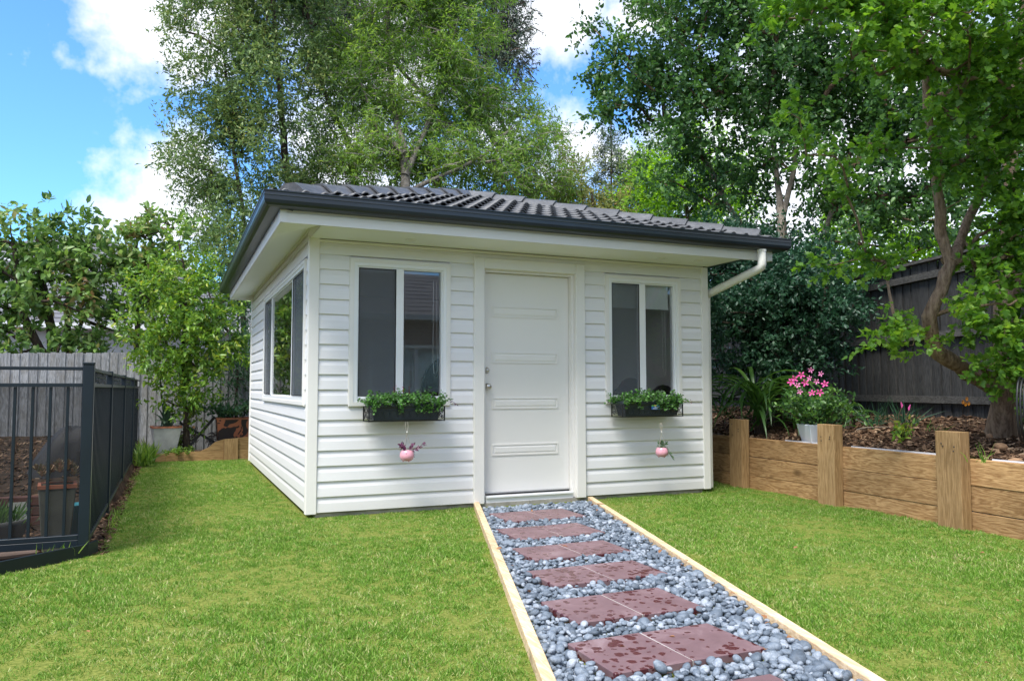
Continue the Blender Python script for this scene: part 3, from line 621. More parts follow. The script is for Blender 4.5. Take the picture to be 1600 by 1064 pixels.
# weatherboards
BH = .1275
def board(L_, h=BH):
    P = [(0, 0), (-.024, .000), (-.0265, .004), (-.022, h*.60), (-.017, h*.74), (-.008, h*.97), (-.007, h), (0, h)]
    return MB().prism([(0, y, z) for y, z in P], (L_, 0, 0))
bcache = {}
def put_board(a, b, z, front=True, h=BH):
    key = (round(b-a, 3), front, round(h, 4))
    if key not in bcache:
        m_ = board(b-a, h)
        if not front: m_.swapxy()
        else: m_.f = [f[::-1] for f in m_.f]
        me = m_.mesh('weatherboard'); me.materials.append(M['clad_x' if front else 'clad_y']); bcache[key] = me
    return inst('weatherboard', bcache[key], fwall if front else swall, (a, .029, z) if front else (.029, a, z))
for r in range(18):
    z = r*BH+.004; segs = [(.085, DR[0]), (DR[1], 4.0)]
    zt = z+BH; hh = BH if r < 17 else H_-z-.012
    out = []
    for a, b in segs:
        t = [q for q in TR if q[0] > a-.01 and q[1] < b+.01][0]
        if zt > t[2]+.03 and z < t[3]-.02: out += [(a, t[0]), (t[1], b)]
        else: out.append((a, b))
    for a, b in out: put_board(a, b, z, True, hh)
put_board(DR[0], DR[1], 2.232, True, H_-2.232-.012)
for r in range(19):
    z = r*BH+.004; zt = z+BH; hh = BH if zt < HS-.02 else HS-.015-z
    if hh < .02: continue
    if zt > .89+.03 and z < 2.145-.02: segs = [(.06, .20), (3.48, D_-.06)]
    else: segs = [(.06, D_-.06)]
    for a, b in segs: put_board(a, b, z, False, hh)
# corner posts, trims
m_ = MB(); m_.bbox((-.004, -.006, -.005), (.085, .028, HS-.01), .004); m_.bbox((-.006, .0285, -.005), (.028, .062, HS-.004), .003); m_.build('corner_post', M['trim'], cabin)
MB().bbox((4.0, -.006, 0), (W_+.004, .06, H_-.002), .004).build('corner_post', M['trim'], cabin)
MB().bbox((-.006, D_-.06, 0), (.05, D_+.004, HS-.01), .004).build('corner_post', M['trim'], cabin)
MB().box((.0855, -.004, H_-.022), (3.9995, .0285, H_-.001)).build('cornice_strip', M['trim'], cabin)
MB().box((-.004, .0625, HS-.022), (.0285, D_-.0605, HS-.002)).build('cornice_strip', M['trim'], cabin)
# windows
def window(t, name, mull, screens, blind=None, side=False, fx=None):
    x0, x1, z0, z1 = t; f0, f1, g0, g1 = x0+.032, x1-.032, z0+.030, z1-.028
    sw = (lambda m_: m_.swapxy()) if side else (lambda m_: m_)
    tr = MB().ring((x0, z0, x1, z1), (f0+.003, g0+.003, f1-.003, g1-.003), -.012, .03).ring((x0-.006, z0-.006, x1+.006, z1+.006), (x0+.006, z0+.006, x1-.006, z1-.006), -.004, .0295)
    wn = sw(tr).build(name, M['trim'], cabin)
    fr = MB().ring((f0, g0, f1, g1), (f0+.034, g0+.036, f1-.034, g1-.034), -.006, .088)
    fr.ring((f0+.0335, g0+.0355, f1-.0335, g1-.0335), (f0+.046, g0+.05, f1-.046, g1-.046), .012, .08)
    sw(fr).build('window_frame', M['white'], wn)
    for a, b in mull: sw(MB().bbox((a, .002, g0+.045), (b, .07, g1-.04), .003)).build('mullion', M['white'], wn)
    xs = [f0+.045]+[v for ab in mull for v in ab]+[f1-.045]
    for i in range(0, len(xs), 2):
        a, b = xs[i], xs[i+1]
        yg = .016 if side else .045; sw(MB().add([(a-.002, yg, g0+.048), (b+.002, yg, g0+.048), (b+.002, yg, g1-.044), (a-.002, yg, g1-.044)], [(0,1,2,3)])).build('pane', M['glass'], wn)
        ys = .007 if side else .020
        if (i//2) in screens:
            sw(MB().add([(a-.002, ys, g0+.048), (b+.002, ys, g0+.048), (b+.002, ys, g1-.044), (a-.002, ys, g1-.044)], [(0,1,2,3)])).build('insect_screen', M['screen'], wn)
            sw(MB().ring((a-.001, g0+.048, b+.001, g1-.044), (a+.008, g0+.057, b-.008, g1-.053), ys-.006, ys-.0005)).build('screen_frame', M['dark'], wn)
    if blind:
        sw(MB().box((f0+.06, .092, blind), (f1-.06, .094, g1-.03)).box((f0+.055, .090, blind-.022), (f1-.055, .100, blind)).tube([(f0+.05, .11, g1-.03), (f1-.05, .11, g1-.03)], .025, 8)).build('roller_blind', M['blind'], wn)
    return wn
w1 = window(TR[0], 'window', [(.752, .818)], [0])
w2 = window(TR[1], 'window', [(3.250, 3.318)], [0], 1.86)
w3 = window((.20, 3.48, .89, 2.145), 'side_window', [(.985, 1.05), (2.69, 2.75)], [0, 2], None, True)
for wn, cx in ((w1, 1.14), (w2, 3.60)):
    MB().tube([(cx-.02, .10, 2.0), (cx-.022, .10, 1.3), (cx-.012, .10, 1.17), (cx+.006, .10, 1.15), (cx+.02, .10, 1.20), (cx+.014, .10, 1.6), (cx+.01, .10, 2.0)], .003, 5).build('blind_cord', M['cord'], wn)
# door: casing, jamb, leaf, mouldings, hardware, sill
x0, x1, zt = DR
cs = MB().bbox((x0, -.022, -.004), (x0+.098, .0285, zt), .004).bbox((x1-.098, -.022, -.004), (x1, .0285, zt), .004).bbox((x0+.0985, -.0215, zt-.098), (x1-.0985, .0285, zt), .004)
cs.build('door_casing', M['door'], cabin)
jm = MB().box((x0+.077, .0287, .0), (x0+.125, .16, zt-.07)).box((x1-.125, .0287, .0), (x1-.077, .16, zt-.07)).box((x0+.1255, .0287, zt-.118), (x1-.1255, .16, zt-.071))
jm.box((x0+.1252, .136, .05), (x0+.140, .16, zt-.119)).box((x1-.140, .136, .05), (x1-.1252, .16, zt-.119))
jm.build('door_jamb', M['door'], cabin)
LX0, LX1, LZ0, LZ1 = 1.603, 2.487, .083, 2.108
lf = MB().box((LX0, .092, LZ0), (LX1, .130, LZ1)).build('door', M['door'], cabin)
for zc in (1.75, 1.32, .895, .465):
    a, b = LX0+.085, LX1-.118
    MB().ring((a, zc-.052, b, zc+.052), (a+.012, zc-.040, b-.012, zc+.040), .0835, .0925).add([(a+.012, .0925, zc-.04), (b-.012, .0925, zc-.04), (b-.012, .0925, zc+.04), (a+.012, .0925, zc+.04), (a+.034, .0845, zc-.02), (b-.034, .0845, zc-.02), (b-.034, .0845, zc+.02), (a+.034, .0845, zc+.02)], [(0,1,5,4),(1,2,6,5),(2,3,7,6),(3,0,4,7),(4,5,6,7)]).build('door_moulding', M['door'], lf)
rx = Matrix.Rotation(R(90), 3, 'X')
MB().lathe([(0, .036), (.012, .036), (.016, .03), (.027, .012), (.030, .006), (.031, 0)], 20, (LX0+.030, .0915, 1.20), rx).build('deadbolt', M['chrome'], lf)
MB().lathe([(0, .068), (.018, .067), (.027, .058), (.029, .046), (.022, .034), (.012, .028), (.012, .012), (.030, .008), (.033, 0)], 20, (LX0+.034, .0915, 1.05), rx).build('door_knob', M['chrome'], lf)
MB().bbox((x0+.127, -.006, .040), (x1-.127, .10, .058), .003).box((x0+.127, .012, -.002), (x1-.127, .10, .0395)).build('door_sill', M['white'], cabin)
MB().box((x0+.141, .060, .0585), (x1-.141, .135, .074)).build('threshold_seal', M['dark'], cabin)
MB().bbox((x0+.141, .050, .0745), (x1-.141, .0915, .084), .002).build('threshold_bar', M['alu'], cabin)
MB().box((1.52, .002, -.1), (2.03, .028, -.002)).box((2.036, .002, -.1), (2.56, .028, -.002)).build('footing', M['concrete'], cabin)
# ---- eaves
EX, EY, HF = -.306, -.545, 2.30; EXR = 4.437; EYB = 5.16
MB().add([(0.001, EY+.02, HF), (4.085, EY+.02, HF), (4.085, .0, HF), (0.001, .0, HF), (0.001, EY+.02, HF+.01), (4.085, EY+.02, HF+.01), (4.085, .0, HF+.01), (0.001, .0, HF+.01)], [(3,2,1,0),(4,5,6,7),(0,1,5,4),(1,2,6,5),(3,0,4,7)]).build('front_soffit', M['soffit'], cabin)
MB().add([(EX+.02, EY+.02, HF+.005), (0, EY+.02, HF+.005), (0, 0, HS-.006), (EX+.02, 0, HF+.005), (0, EYB-.02, HS-.006), (EX+.02, EYB-.02, HF+.005)], [(1,0,3,2),(2,3,5,4)]).build('side_soffit', M['soffit'], cabin)
MB().prism([(-.003, EY+.02, HF), (-.003, .0, HF), (-.003, .0, HS-.005)], (.009, 0, 0)).build('soffit_infill', M['trim'], cabin)
fa = MB(); fa.prism([(EX, EY, HF-.0), (EX, EY-.004, HF+.075), (EX, EY+.004, HF+.080), (EX, EY+.004, HF+.135), (EX, EY+.022, HF+.135), (EX, EY+.022, HF)], (EXR-EX-.003, 0, 0)).build('fascia', M['fascia'], cabin)
fs = MB(); fs.prism([(EX-.001, EY-.003, HF), (EX-.005, EY-.003, HF+.075), (EX+.003, EY-.003, HF+.080), (EX+.003, EY-.003, HF+.135), (EX+.019, EY-.003, HF+.135), (EX+.019, EY-.003, HF)], (0, EYB-EY, 0)).build('fascia', M['fascia'], cabin)
MB().box((EXR-.002, EY-.002, HF), (EXR+.02, EY+.06, HF+.13)).build('fascia', M['fascia'], cabin)
MB().box((EX+.02, EYB-.02, HF+.001), (EXR-.003, EYB, HF+.13)).box((EX+.06, EYB-.02, HF+.132), (EXR-.06, EYB, HF+.20)).build('fascia', M['fascia'], cabin)
for a_, b_ in ((EX-.0035, EX+.05), (EXR-.05, EXR+.021)): MB().box((a_, EY-.0075, HF), (b_, EY-.005, HF+.133)).build('fascia_joiner', M['fascia'], cabin)
# quad gutter, mitred at the corners
GP = [(.003, 2.395), (.085, 2.395), (.112, 2.402), (.128, 2.418), (.134, 2.440), (.134, 2.470), (.137, 2.474), (.134, 2.478), (.132, 2.498), (.138, 2.503), (.138, 2.513), (.128, 2.514), (.125, 2.500), (.122, 2.43), (.09, 2.402), (.003, 2.402)]
def gutter_run(a, b, outw):      # a, b = corner points, outw = (ox, oy) outward; ends mitred at 45 degrees
    a = np.array(a, float); b = np.array(b, float); d = (b-a)/np.linalg.norm(b-a); o_ = np.array(outw, float)
    V = []
    for p, s_ in ((a, -1), (b, 1)):
        for dd_, z in GP: q = p+o_*dd_+d*s_*dd_; V.append((q[0], q[1], z))
    n = len(GP); return [tuple(v) for v in V], [(i, (i+1) % n, (i+1) % n+n, i+n) for i in range(n)], [tuple(range(n))[::-1], tuple(range(n, 2*n))]
corn = [(EX, EY), (EXR+.02, EY), (EXR+.02, EYB), (EX, EYB)]
gt = [((0, -1), 0, 1), ((1, 0), 1, 2), ((0, 1), 2, 3), ((-1, 0), 3, 0)]
gts = []
for ow, i, j in gt:
    V, F, cap = gutter_run(corn[i], corn[j], ow); m_ = MB(); m_.add(V, F+cap); gts.append(m_.build('gutter', M['gutter'], cabin))
# downpipe at the right-hand end
dpx, dpy = 4.27, EY-.07
arc = lambda c, r, a0, a1, n, pln: [tuple(np.array(c)+r*(math.cos(t)*np.array(pln[0])+math.sin(t)*np.array(pln[1]))) for t in np.linspace(a0, a1, n)]
end = np.array([4.155, .12, 2.02]); st = np.array([dpx, dpy, 2.22]); dv = (end-st)/np.linalg.norm(end-st)
pth = [(dpx, dpy, 2.396), (dpx, dpy, 2.30), tuple(st+[0, 0, .03]), tuple(st+np.array([0, 0, .008])+dv*.008), tuple(st+dv*.035), tuple(st+dv*.3), tuple(end-dv*.05), tuple(end-dv*.01+[0, 0, -.01]), tuple(end+[0, 0, -.05]), (end[0], end[1], 1.2), (end[0], end[1], .0)]
MB().tube(pth, .0415, 20).build('downpipe', M['pvc'], cabin)
MB().tube([(dpx, dpy, 2.395), (dpx, dpy, 2.375)], .046, 20).build('downpipe_collar', M['pvc'], cabin)
# downlights
for x, y in ((.81, -.24), (3.32, -.27), (3.74, -.32)):
    dl = MB().lathe([(.048, HF+.004), (.048, HF-.006), (.040, HF-.008), (.034, HF-.001)], 24, (x, y, 0)).build('downlight', M['white'], cabin)
    MB().lathe([(.0335, HF-.0015), (0, HF-.0015)], 24, (x, y, 0)).build('downlight_lens', M['lens'], dl)
MB().tube([(EX-.1, EY-.1, 2.42), (EX+.02, EY-.02, 2.402), (EX+.09, EY-.015, 2.392)], .005, 6).build('gutter_bracket', M['iron'], cabin)
# ---- roof: four hipped slopes of wavy concrete tiles
ex0, ex1, ey0, ey1 = EX-.045, EXR+.065, EY-.045, EYB+.045; TP = .317; ZE = 2.478
hw = (ex1-ex0)/2; xm = (ex0+ex1)/2; yr0, yr1 = ey0+hw, ey1-hw; zr = ZE+hw*TP
m_ = MB(); m_.add([(ex0, ey0, ZE-.02), (ex1, ey0, ZE-.02), (ex1, ey1, ZE-.02), (ex0, ey1, ZE-.02), (xm, yr0, zr-.03), (xm, yr1, zr-.03)], [(0,1,4),(1,2,5,4),(2,3,5),(3,0,4,5),(3,2,1,0)])
roof = m_.build('roof', M['dark'], cabin)  # deck coloured black so gaps under the tile lips read as shadow
TWd, TG = .30, .325                     # cover width and gauge
def tile_geo():
    us = np.linspace(0, TWd, 15); cs_ = math.cos(math.atan(TP)); V = []; F = []
    prof = .026*np.maximum(0, np.cos((us/ (TWd/2))*2*math.pi+math.pi))**.8 + .004
    for s_, lift in ((0.0, .046), (TG+.03, .000)):
        for u_, h in zip(us, prof): V.append((u_, s_, h+lift))
    for u_, h in zip(us, prof): V.append((u_, 0.0, h+.046-.013))
    n = len(us); F = [(i, i+1, n+i+1, n+i) for i in range(n-1)]+[(2*n+i, 2*n+i+1, i+1, i) for i in range(n-1)]
    return np.array(V), F
TV, TF = tile_geo()
cosT = 1/math.sqrt(1+TP*TP); sinT = TP*cosT
tile_me = bpy.data.meshes.new('roof_tile'); tile_me.from_pydata([tuple(v) for v in TV], [], TF); tile_me.polygons.foreach_set('use_smooth', [i < 14 for i in range(len(TF))]); tile_me.materials.append(M['tile'])
def slope(origin, ux, uy, width, depth_plan, ridge_len, parts=True):
    """origin = eave corner, ux along the eave, uy inward (plan)"""
    ux = np.array([*ux, 0.0]); sl = np.array([uy[0]*cosT, uy[1]*cosT, sinT]); nn_ = np.cross(ux, sl)
    Mx = Matrix(((ux[0], sl[0], nn_[0], origin[0]), (ux[1], sl[1], nn_[1], origin[1]), (ux[2], sl[2], nn_[2], ZE), (0, 0, 0, 1)))
    joined = MB(); nrow = int(depth_plan/cosT/TG)+1
    for r in range(nrow):
        s0 = r*TG-.02
        off = (r % 2)*TWd/2*0
        for c in range(-1, int(width/TWd)+2):
            u0 = c*TWd+off
            lim = lambda s_: (s_*cosT, width-s_*cosT)
            a, b = lim(max(0, s0)); 
            if u0 >= b or u0+TWd <= a: continue
            a2, b2 = lim(s0+TG+.045)
            if s0 > depth_plan/cosT-.02: continue
            whole = u0 >= a2 and u0+TWd <= b2
            if whole and parts:
                o = bpy.data.objects.new('roof_tile', tile_me); C.objects.link(o); o.parent = roof; o.matrix_world = Mx @ Matrix.Translation((u0, s0, 0)) @ Matrix.Rotation(rng.normal(0, .004), 4, 'Z'); continue
            V = TV+np.array([u0, s0, 0]); bm = bmesh.new(); bv_ = [bm.verts.new(v) for v in V]
            for f in TF:
                try: bm.faces.new([bv_[i] for i in f])
                except ValueError: pass
            for pt, no in (((0, 0, 0), Vector((-1, cosT, 0))), ((width, 0, 0), Vector((1, cosT, 0)))):
                bmesh.ops.bisect_plane(bm, geom=bm.verts[:]+bm.edges[:]+bm.faces[:], plane_co=pt, plane_no=no, clear_outer=True)
            for f in bm.faces: f.smooth = True
            if len(bm.faces):
                if parts:
                    me = bpy.data.meshes.new('roof_tile'); bm.to_mesh(me); me.materials.append(M['tile']); o = bpy.data.objects.new('roof_tile', me); C.objects.link(o); o.parent = roof; o.matrix_world = Mx
                else:
                    bm.verts.index_update(); joined.add([tuple(Mx @ v.co) for v in bm.verts], [[v.index for v in f.verts] for f in bm.faces], True)
            bm.free()
            continue
    if not parts: tag(joined.build('rear_tiles', M['tile'], roof), kind='stuff')
slope((ex0, ey0), (1, 0), (0, 1), ex1-ex0, hw, 0, True)
slope((ex0, ey1), (0, -1), (1, 0), ey1-ey0, hw, 0, True)
slope((ex1, ey0), (0, 1), (-1, 0), ey1-ey0, hw, 0, False)
slope((ex1, ey1), (-1, 0), (0, -1), ex1-ex0, hw, 0, False)
def capmesh(first=False):
    l = .42; m_ = MB(); pr0 = [(-.135, -.030), (-.075, .030), (-.045, .052), (.045, .052), (.075, .030), (.135, -.030)]
    pa = [(x*1.06, z*1.0+.022) for x, z in pr0]; pb = [(x*.92, z-.004) for x, z in pr0]; pc = [(x*.98, z-.020) for x, z in pa]
    V = [(0, x, z) for x, z in pa]+[(l, x, z) for x, z in pb]+[(0, x, z) for x, z in pc]; n = 6
    F = [(i+1, i, n+i, n+i+1) for i in range(n-1)]+[(2*n+i+1, 2*n+i, i, i+1)[::-1] for i in range(n-1)]
    if first: F.append(tuple(2*n+i for i in range(n)))
    m_.add(V, F); me = m_.mesh('hip_tile'); me.materials.append(M['tile']); return me
capm, capf = capmesh(), capmesh(True)
def capline(a, b, name='hip_tile', lift=.035):
    a = Vector(a); b = Vector(b); d = (b-a); ln = d.length; d.normalize(); sd = Vector((0, 0, 1)).cross(d).normalized(); nn_ = d.cross(sd); k = max(1, round(ln/.385)); stp = ln/k
    for i in range(k):
        p = a+d*(stp*i)+nn_*lift
        o = bpy.data.objects.new(name, capf if i == 0 else capm); C.objects.link(o); o.parent = roof
        o.matrix_world = Matrix(((d.x, sd.x, nn_.x, p.x), (d.y, sd.y, nn_.y, p.y), (d.z, sd.z, nn_.z, p.z), (0, 0, 0, 1)))
i_ = .13
capline((ex0+i_, ey0+i_, ZE+i_*TP), (xm, yr0, zr)); capline((ex1-i_, ey0+i_, ZE+i_*TP), (xm, yr0, zr))
capline((ex0+i_, ey1-i_, ZE+i_*TP), (xm, yr1, zr)); capline((ex1-i_, ey1-i_, ZE+i_*TP), (xm, yr1, zr)); capline((xm, yr1, zr), (xm, yr0, zr), 'ridge_tile')

# inside the cabin: an office chair and round-backed stools seen through the glass
def lathe_obj(name, prof, mat, parent, o=(0,0,0), n=20): return MB().lathe(prof, n, o).build(name, mat, parent)
oc = thing('office_chair', (1.45, 1.3, .02), 'black mesh office chair inside, behind the glass of the left front window', 'office chair', rz=R(200))
for k in range(5):
    a = k*2*math.pi/5; MB().obox((0, 0, .09), (.30*math.cos(a), .30*math.sin(a), .06), .045, .03).build('leg', M['mesh_black'], oc)
    MB().lathe([(0, -.03), (.028, -.02), (.03, 0), (.028, .02), (0, .03)], 12, (.31*math.cos(a), .31*math.sin(a), .03)).build('caster', M['dark'], oc)
MB().tube([(0, 0, .07), (0, 0, .45)], .025, 10).build('gas_lift', M['chrome'], oc)
MB().bbox((-.25, -.25, .45), (.25, .25, .53), .03).build('seat', M['mesh_black'], oc)
bk = MB(); nb_ = 20; bp = [(.24*math.cos(t)*(1 if abs(math.cos(t)) < .8 else 1.02), .30*math.sin(t)) for t in np.linspace(0, 2*math.pi, nb_, endpoint=False)]
bk.tube([(x, .27-.05*(x/.24)**2, 1.02+z) for x, z in bp]+[(bp[0][0], .27-.05, 1.02)], .014, 6).build('back_frame', M['mesh_black'], oc)
bk = MB(); bk.add([(x, .27-.05*(x/.24)**2, 1.02+z) for x, z in bp]+[(x, .274-.05*(x/.24)**2, 1.02+z) for x, z in bp], [tuple(range(nb_)), tuple(range(nb_, 2*nb_))[::-1]]).build('backrest', M['mesh_black'], oc)
MB().obox((0, .22, .5), (0, .29, .85), .06, .02).build('back_support', M['mesh_black'], oc)
for s_ in (-1, 1): MB().tube([(s_*.25, -.02, .5), (s_*.29, -.02, .72), (s_*.29, .16, .74)], .015, 6).build('armrest', M['mesh_black'], oc)
def stool(x, y, lab, h=1.02):
    t = thing('dining_chair', (x, y, .02), lab, 'chair', 'round-backed black chairs inside the right window')
    lathe_obj('seat', [(0, .46), (.19, .46), (.21, .44), (.19, .42), (0, .42)], M['mesh_black'], t)
    for sx in (-1, 1):
        for sy in (-1, 1): MB().tube([(sx*.13, sy*.13, .43), (sx*.18, sy*.18, 0)], .012, 6).build('leg', M['mesh_black'], t)
    b = MB(); n_ = 16; q = [(.17*math.cos(a), h-.17+.17*math.sin(a)) for a in np.linspace(0, 2*math.pi, n_, endpoint=False)]
    b.prism([(x_, -.19, z_) for x_, z_ in q], (0, .02, 0)).build('backrest', M['mesh_black'], t); MB().tube([(0, -.17, .44), (0, -.18, h-.2)], .014, 6).build('back_post', M['mesh_black'], t)
stool(3.32, .62, 'round-backed black chair inside, leftmost behind the right window', 1.03); stool(3.62, .95, 'taller round-backed black chair inside, just left of the right window mullion', 1.13)
stool(3.80, .60, 'round-backed black chair inside, right of the right window mullion', 1.05); stool(3.05, .95, 'small round-backed black chair in the left corner of the right window', 1.02)

# ================================================================== window boxes and hanging pots
def leaf_cloud(name, P, size, tmpl, mat, up_=.5, parent=None, jit=1.0, axisbias=None):
    n = len(P); A = randu(n); A[:, 2] = A[:, 2]*.6
    if axisbias is not None: A = A+axisbias
    Nn = randu(n)*jit; Nn[:, 2] += up_*2
    return link(name, leafmesh(name, P, A, Nn, size*rng.uniform(.65, 1.3, n), *tmpl, rng.random(n), mat), None, parent)
def window_box(x0, x1, sticker, lab, plantlab, bracklab, potx):
    zb, zt = .765, .915; y0, y1 = -.235, -.045; cx = (x0+x1)/2
    # bracket: flat bars with scrolled ends, screwed to the wall
    br = thing('planter_bracket', (cx, -.03, .76), bracklab, 'bracket', 'scrolled brackets under the windows')
    hw_ = (x1-x0)/2
    def bl(m_, nm): return m_.build(nm, M['iron'], br)
    zt_ = .12
    for s_ in (-1, 1):
        ex = s_*(hw_+.012)
        f = MB(); f.obox((ex, -.005, 0), (ex, -.205, 0), .012, .005).obox((ex, -.005, zt_), (ex, -.205, zt_), .012, .005).obox((ex, -.205, -.003), (ex, -.205, zt_+.003), .012, .005, (0,1,0)).obox((ex, -.007, -.003), (ex, -.007, zt_+.003), .012, .005, (0,1,0))
        bl(f, 'end_frame')
        sc_ = MB()
        for k, (a, b, r0, sg) in enumerate(((-.05, .035, .026, 1), (-.05, .088, .026, -1), (-.15, .035, .026, -1), (-.15, .088, .026, 1), (-.10, .062, .03, 1))):
            pth = [(ex, a+(r0*(1-t/14))*math.cos(sg*t*.75+k), b+(r0*(1-t/14))*math.sin(sg*t*.75+k)) for t in range(12)]
            sc_.tube(pth, .0028, 5)
        tag(bl(sc_, 'scrollwork'), kind='stuff')
        # front returns with scrolls too
        sc2 = MB()
        for k, (a, b) in enumerate(((-.018, .03), (-.018, .088), (-.045, .06))):
            pth = [(ex+s_*a+(.018*(1-t/14))*math.cos(t*.75+k), -.206, b+(.018*(1-t/14))*math.sin(t*.75+k)) for t in range(12)]; sc2.tube(pth, .0026, 5)
        tag(bl(sc2, 'scrollwork'), kind='stuff')
    for y_, z_ in ((-.205, 0), (-.007, 0), (-.007, zt_), (-.10, 0)): bl(MB().obox((-hw_-.012, y_, z_), (hw_+.012, y_, z_), .012, .005), 'rail')
    pb = thing('window_box', (cx, -.14, zb), lab, 'planter', 'dark planters under the windows')
    L_, l2, t = hw_, hw_-.035, .008
    def rect(hx, hy, z): return [(-hx, -hy, z), (hx, -hy, z), (hx, hy, z), (-hx, hy, z)]
    rings = [rect(l2, .070, 0.003), rect(L_-.018, .088, .108), rect(L_-.012, .092, .110), rect(L_, .100, .114), rect(L_+.002, .102, .146), rect(L_-.008, .092, .149), rect(L_-.012, .088, .125)]
    m_ = MB(); V = [p for r_ in rings for p in r_]; F = [(3,2,1,0)]+[(4*i+k, 4*i+(k+1) % 4, 4*i+4+(k+1) % 4, 4*i+4+k) for i in range(len(rings)-1) for k in range(4)]
    m_.add(V, F); o = m_.build('trough', M['planter'], pb); bv = o.modifiers.new('b', 'BEVEL'); bv.width = .006; bv.segments = 2; bv.limit_method = 'ANGLE'
    rl = MB(); nseg = 9                      # embossed looping relief along the front
    for k in range(nseg):
        xx = -l2+.05+(2*l2-.1)*k/(nseg-1)
        for s_ in (-1, 1):
            rl.tube([(xx+.028*math.cos(a)*s_, -.0735-.0175*((.055+.030*math.sin(a))/.108)-.0012, .055+.030*math.sin(a)) for a in np.linspace(-1.3, 1.9, 9)], .0022, 4, False)
    tag(rl.build('relief', M['planter'], pb), kind='stuff')
    MB().add(rect(L_-.014, .086, .128), [(0,1,2,3)]).build('potting_soil', M['soil'], pb)
    # plants: many small leafy sprigs
    P = []; S = MB()
    for k in range(230):
        bx = rng.uniform(-L_+.01, L_-.01); by = rng.uniform(-.09, .08); d = np.array([rng.normal(0, .5)+bx*.5, rng.normal(-.15, .45)+(by-.02)*2.5, rng.uniform(.45, 1.1)]); ln = rng.uniform(.06, .15)*(1.0 if abs(bx) < L_*.8 else .9); q = np.array([bx, by, .125])
        pth = [q]
        for t_ in range(6):
            d2 = d/np.linalg.norm(d); q = q+d2*ln/6; d = d+[0, 0, -.16]; pth.append(q)
            for _ in range(5): P.append(q+rng.normal(0, .008, 3))
        S.tube(pth, .0012, 3, False)
    for k in range(10):                       # trailing bits over the rim
        bx = rng.uniform(.0, L_*.9) if k < 7 else rng.uniform(-L_, L_); q = np.array([bx, -.10, .145])
        for t_ in range(7):
            q = q+np.array([rng.normal(0, .006), -.006 if t_ < 2 else -.001, -.010]); P += [q+rng.normal(0, .007, 3) for _ in range(4)]
    P = np.array(P); k = rng.random(len(P)) < .6
    pb2 = thing('herb_plants', (cx, -.14, zb), plantlab, 'plants', 'leafy plants filling the window boxes')
    tag(S.build('stems', M['bark_dark'], pb2), kind='stuff')
    tag(leaf_cloud('small_leaves', P[k], .023, tleaf(.75, .08), LM['box'], parent=pb2), kind='stuff')
    tag(leaf_cloud('grey_leaves', P[~k], .020, tleaf(.9, .08), LM['box2'], parent=pb2), kind='stuff')
    q = np.array([L_-.02, -.05, .14]); Q = []          # dark trailing sprig at the right end
    pth = [q+np.array([.022*i, -.002*i, .03*math.sin(i*.5)*.6]) for i in range(8)]; 
    for p_ in pth[2:]: Q += [p_+rng.normal(0, .007, 3) for _ in range(3)]
    MB().tube(pth, .0012, 3).build('trailing_stem', M['bark_dark'], pb2); leaf_cloud('dark_leaves', np.array(Q), .019, tleaf(.5, .08), LM['purple'], parent=pb2)
    fl = MB()
    for k in range(5 if not sticker else 1):
        bx = rng.uniform(-.12, .08); by = rng.uniform(-.05, .0); z = .125+rng.uniform(.12, .17); c_ = M['red']
        f_ = MB()
        for a in range(5): f_.add([(bx, by, z), (bx+.009*math.cos(a*1.257), by+.009*math.sin(a*1.257), z+.004), (bx+.009*math.cos(a*1.257+.9), by+.009*math.sin(a*1.257+.9), z+.004)], [(0,1,2)])
        f_.tube([(bx, by, .13), (bx+.004, by, z)], .0008, 3); f_.build('red_flower', c_, pb2)
    if sticker:
        st_ = thing('plant_label', (cx+.018, -.2515, zb+.086), 'small blue, white and green plant label hanging on the right window box', 'label')
        MB().box((-.045, -.001, -.022), (.045, .001, .022)).build('card', flat('blue_card', (.03, .16, .50)), st_)
        MB().box((-.045, -.0022, .006), (-.015, -.0012, .022)).build('green_corner', flat('green_corner', (.15, .45, .10)), st_)
        MB().box((-.014, -.0022, .010), (.010, -.0012, .022)).build('yellow_patch', flat('yellow_patch', (.75, .60, .10)), st_)
        MB().box((-.030, -.0024, -.016), (.038, -.0014, -.010)).build('white_line', flat('white_print', (.75, .78, .8)), st_)
        MB().box((-.012, -.0024, -.004), (.038, -.0014, .003)).build('white_line', flat('white_print', (.75, .78, .8)), st_)
    # hanging pot
    return pb
_fl = {}
def flat(nm, c):
    if nm not in _fl: _fl[nm] = plain(nm, c, .5, .03)
    return _fl[nm]
window_box(.475, 1.105, False, 'dark blue plastic window box with looped relief under the left window', 'green bushy herbs with tiny red flowers in the left window box', 'black scrolled iron bracket holding the left window box', .78)
window_box(2.905, 3.565, True, 'dark blue plastic window box with a plant label under the right window', 'green and grey-leaved herbs in the right window box', 'black scrolled iron bracket holding the right window box', 3.31)
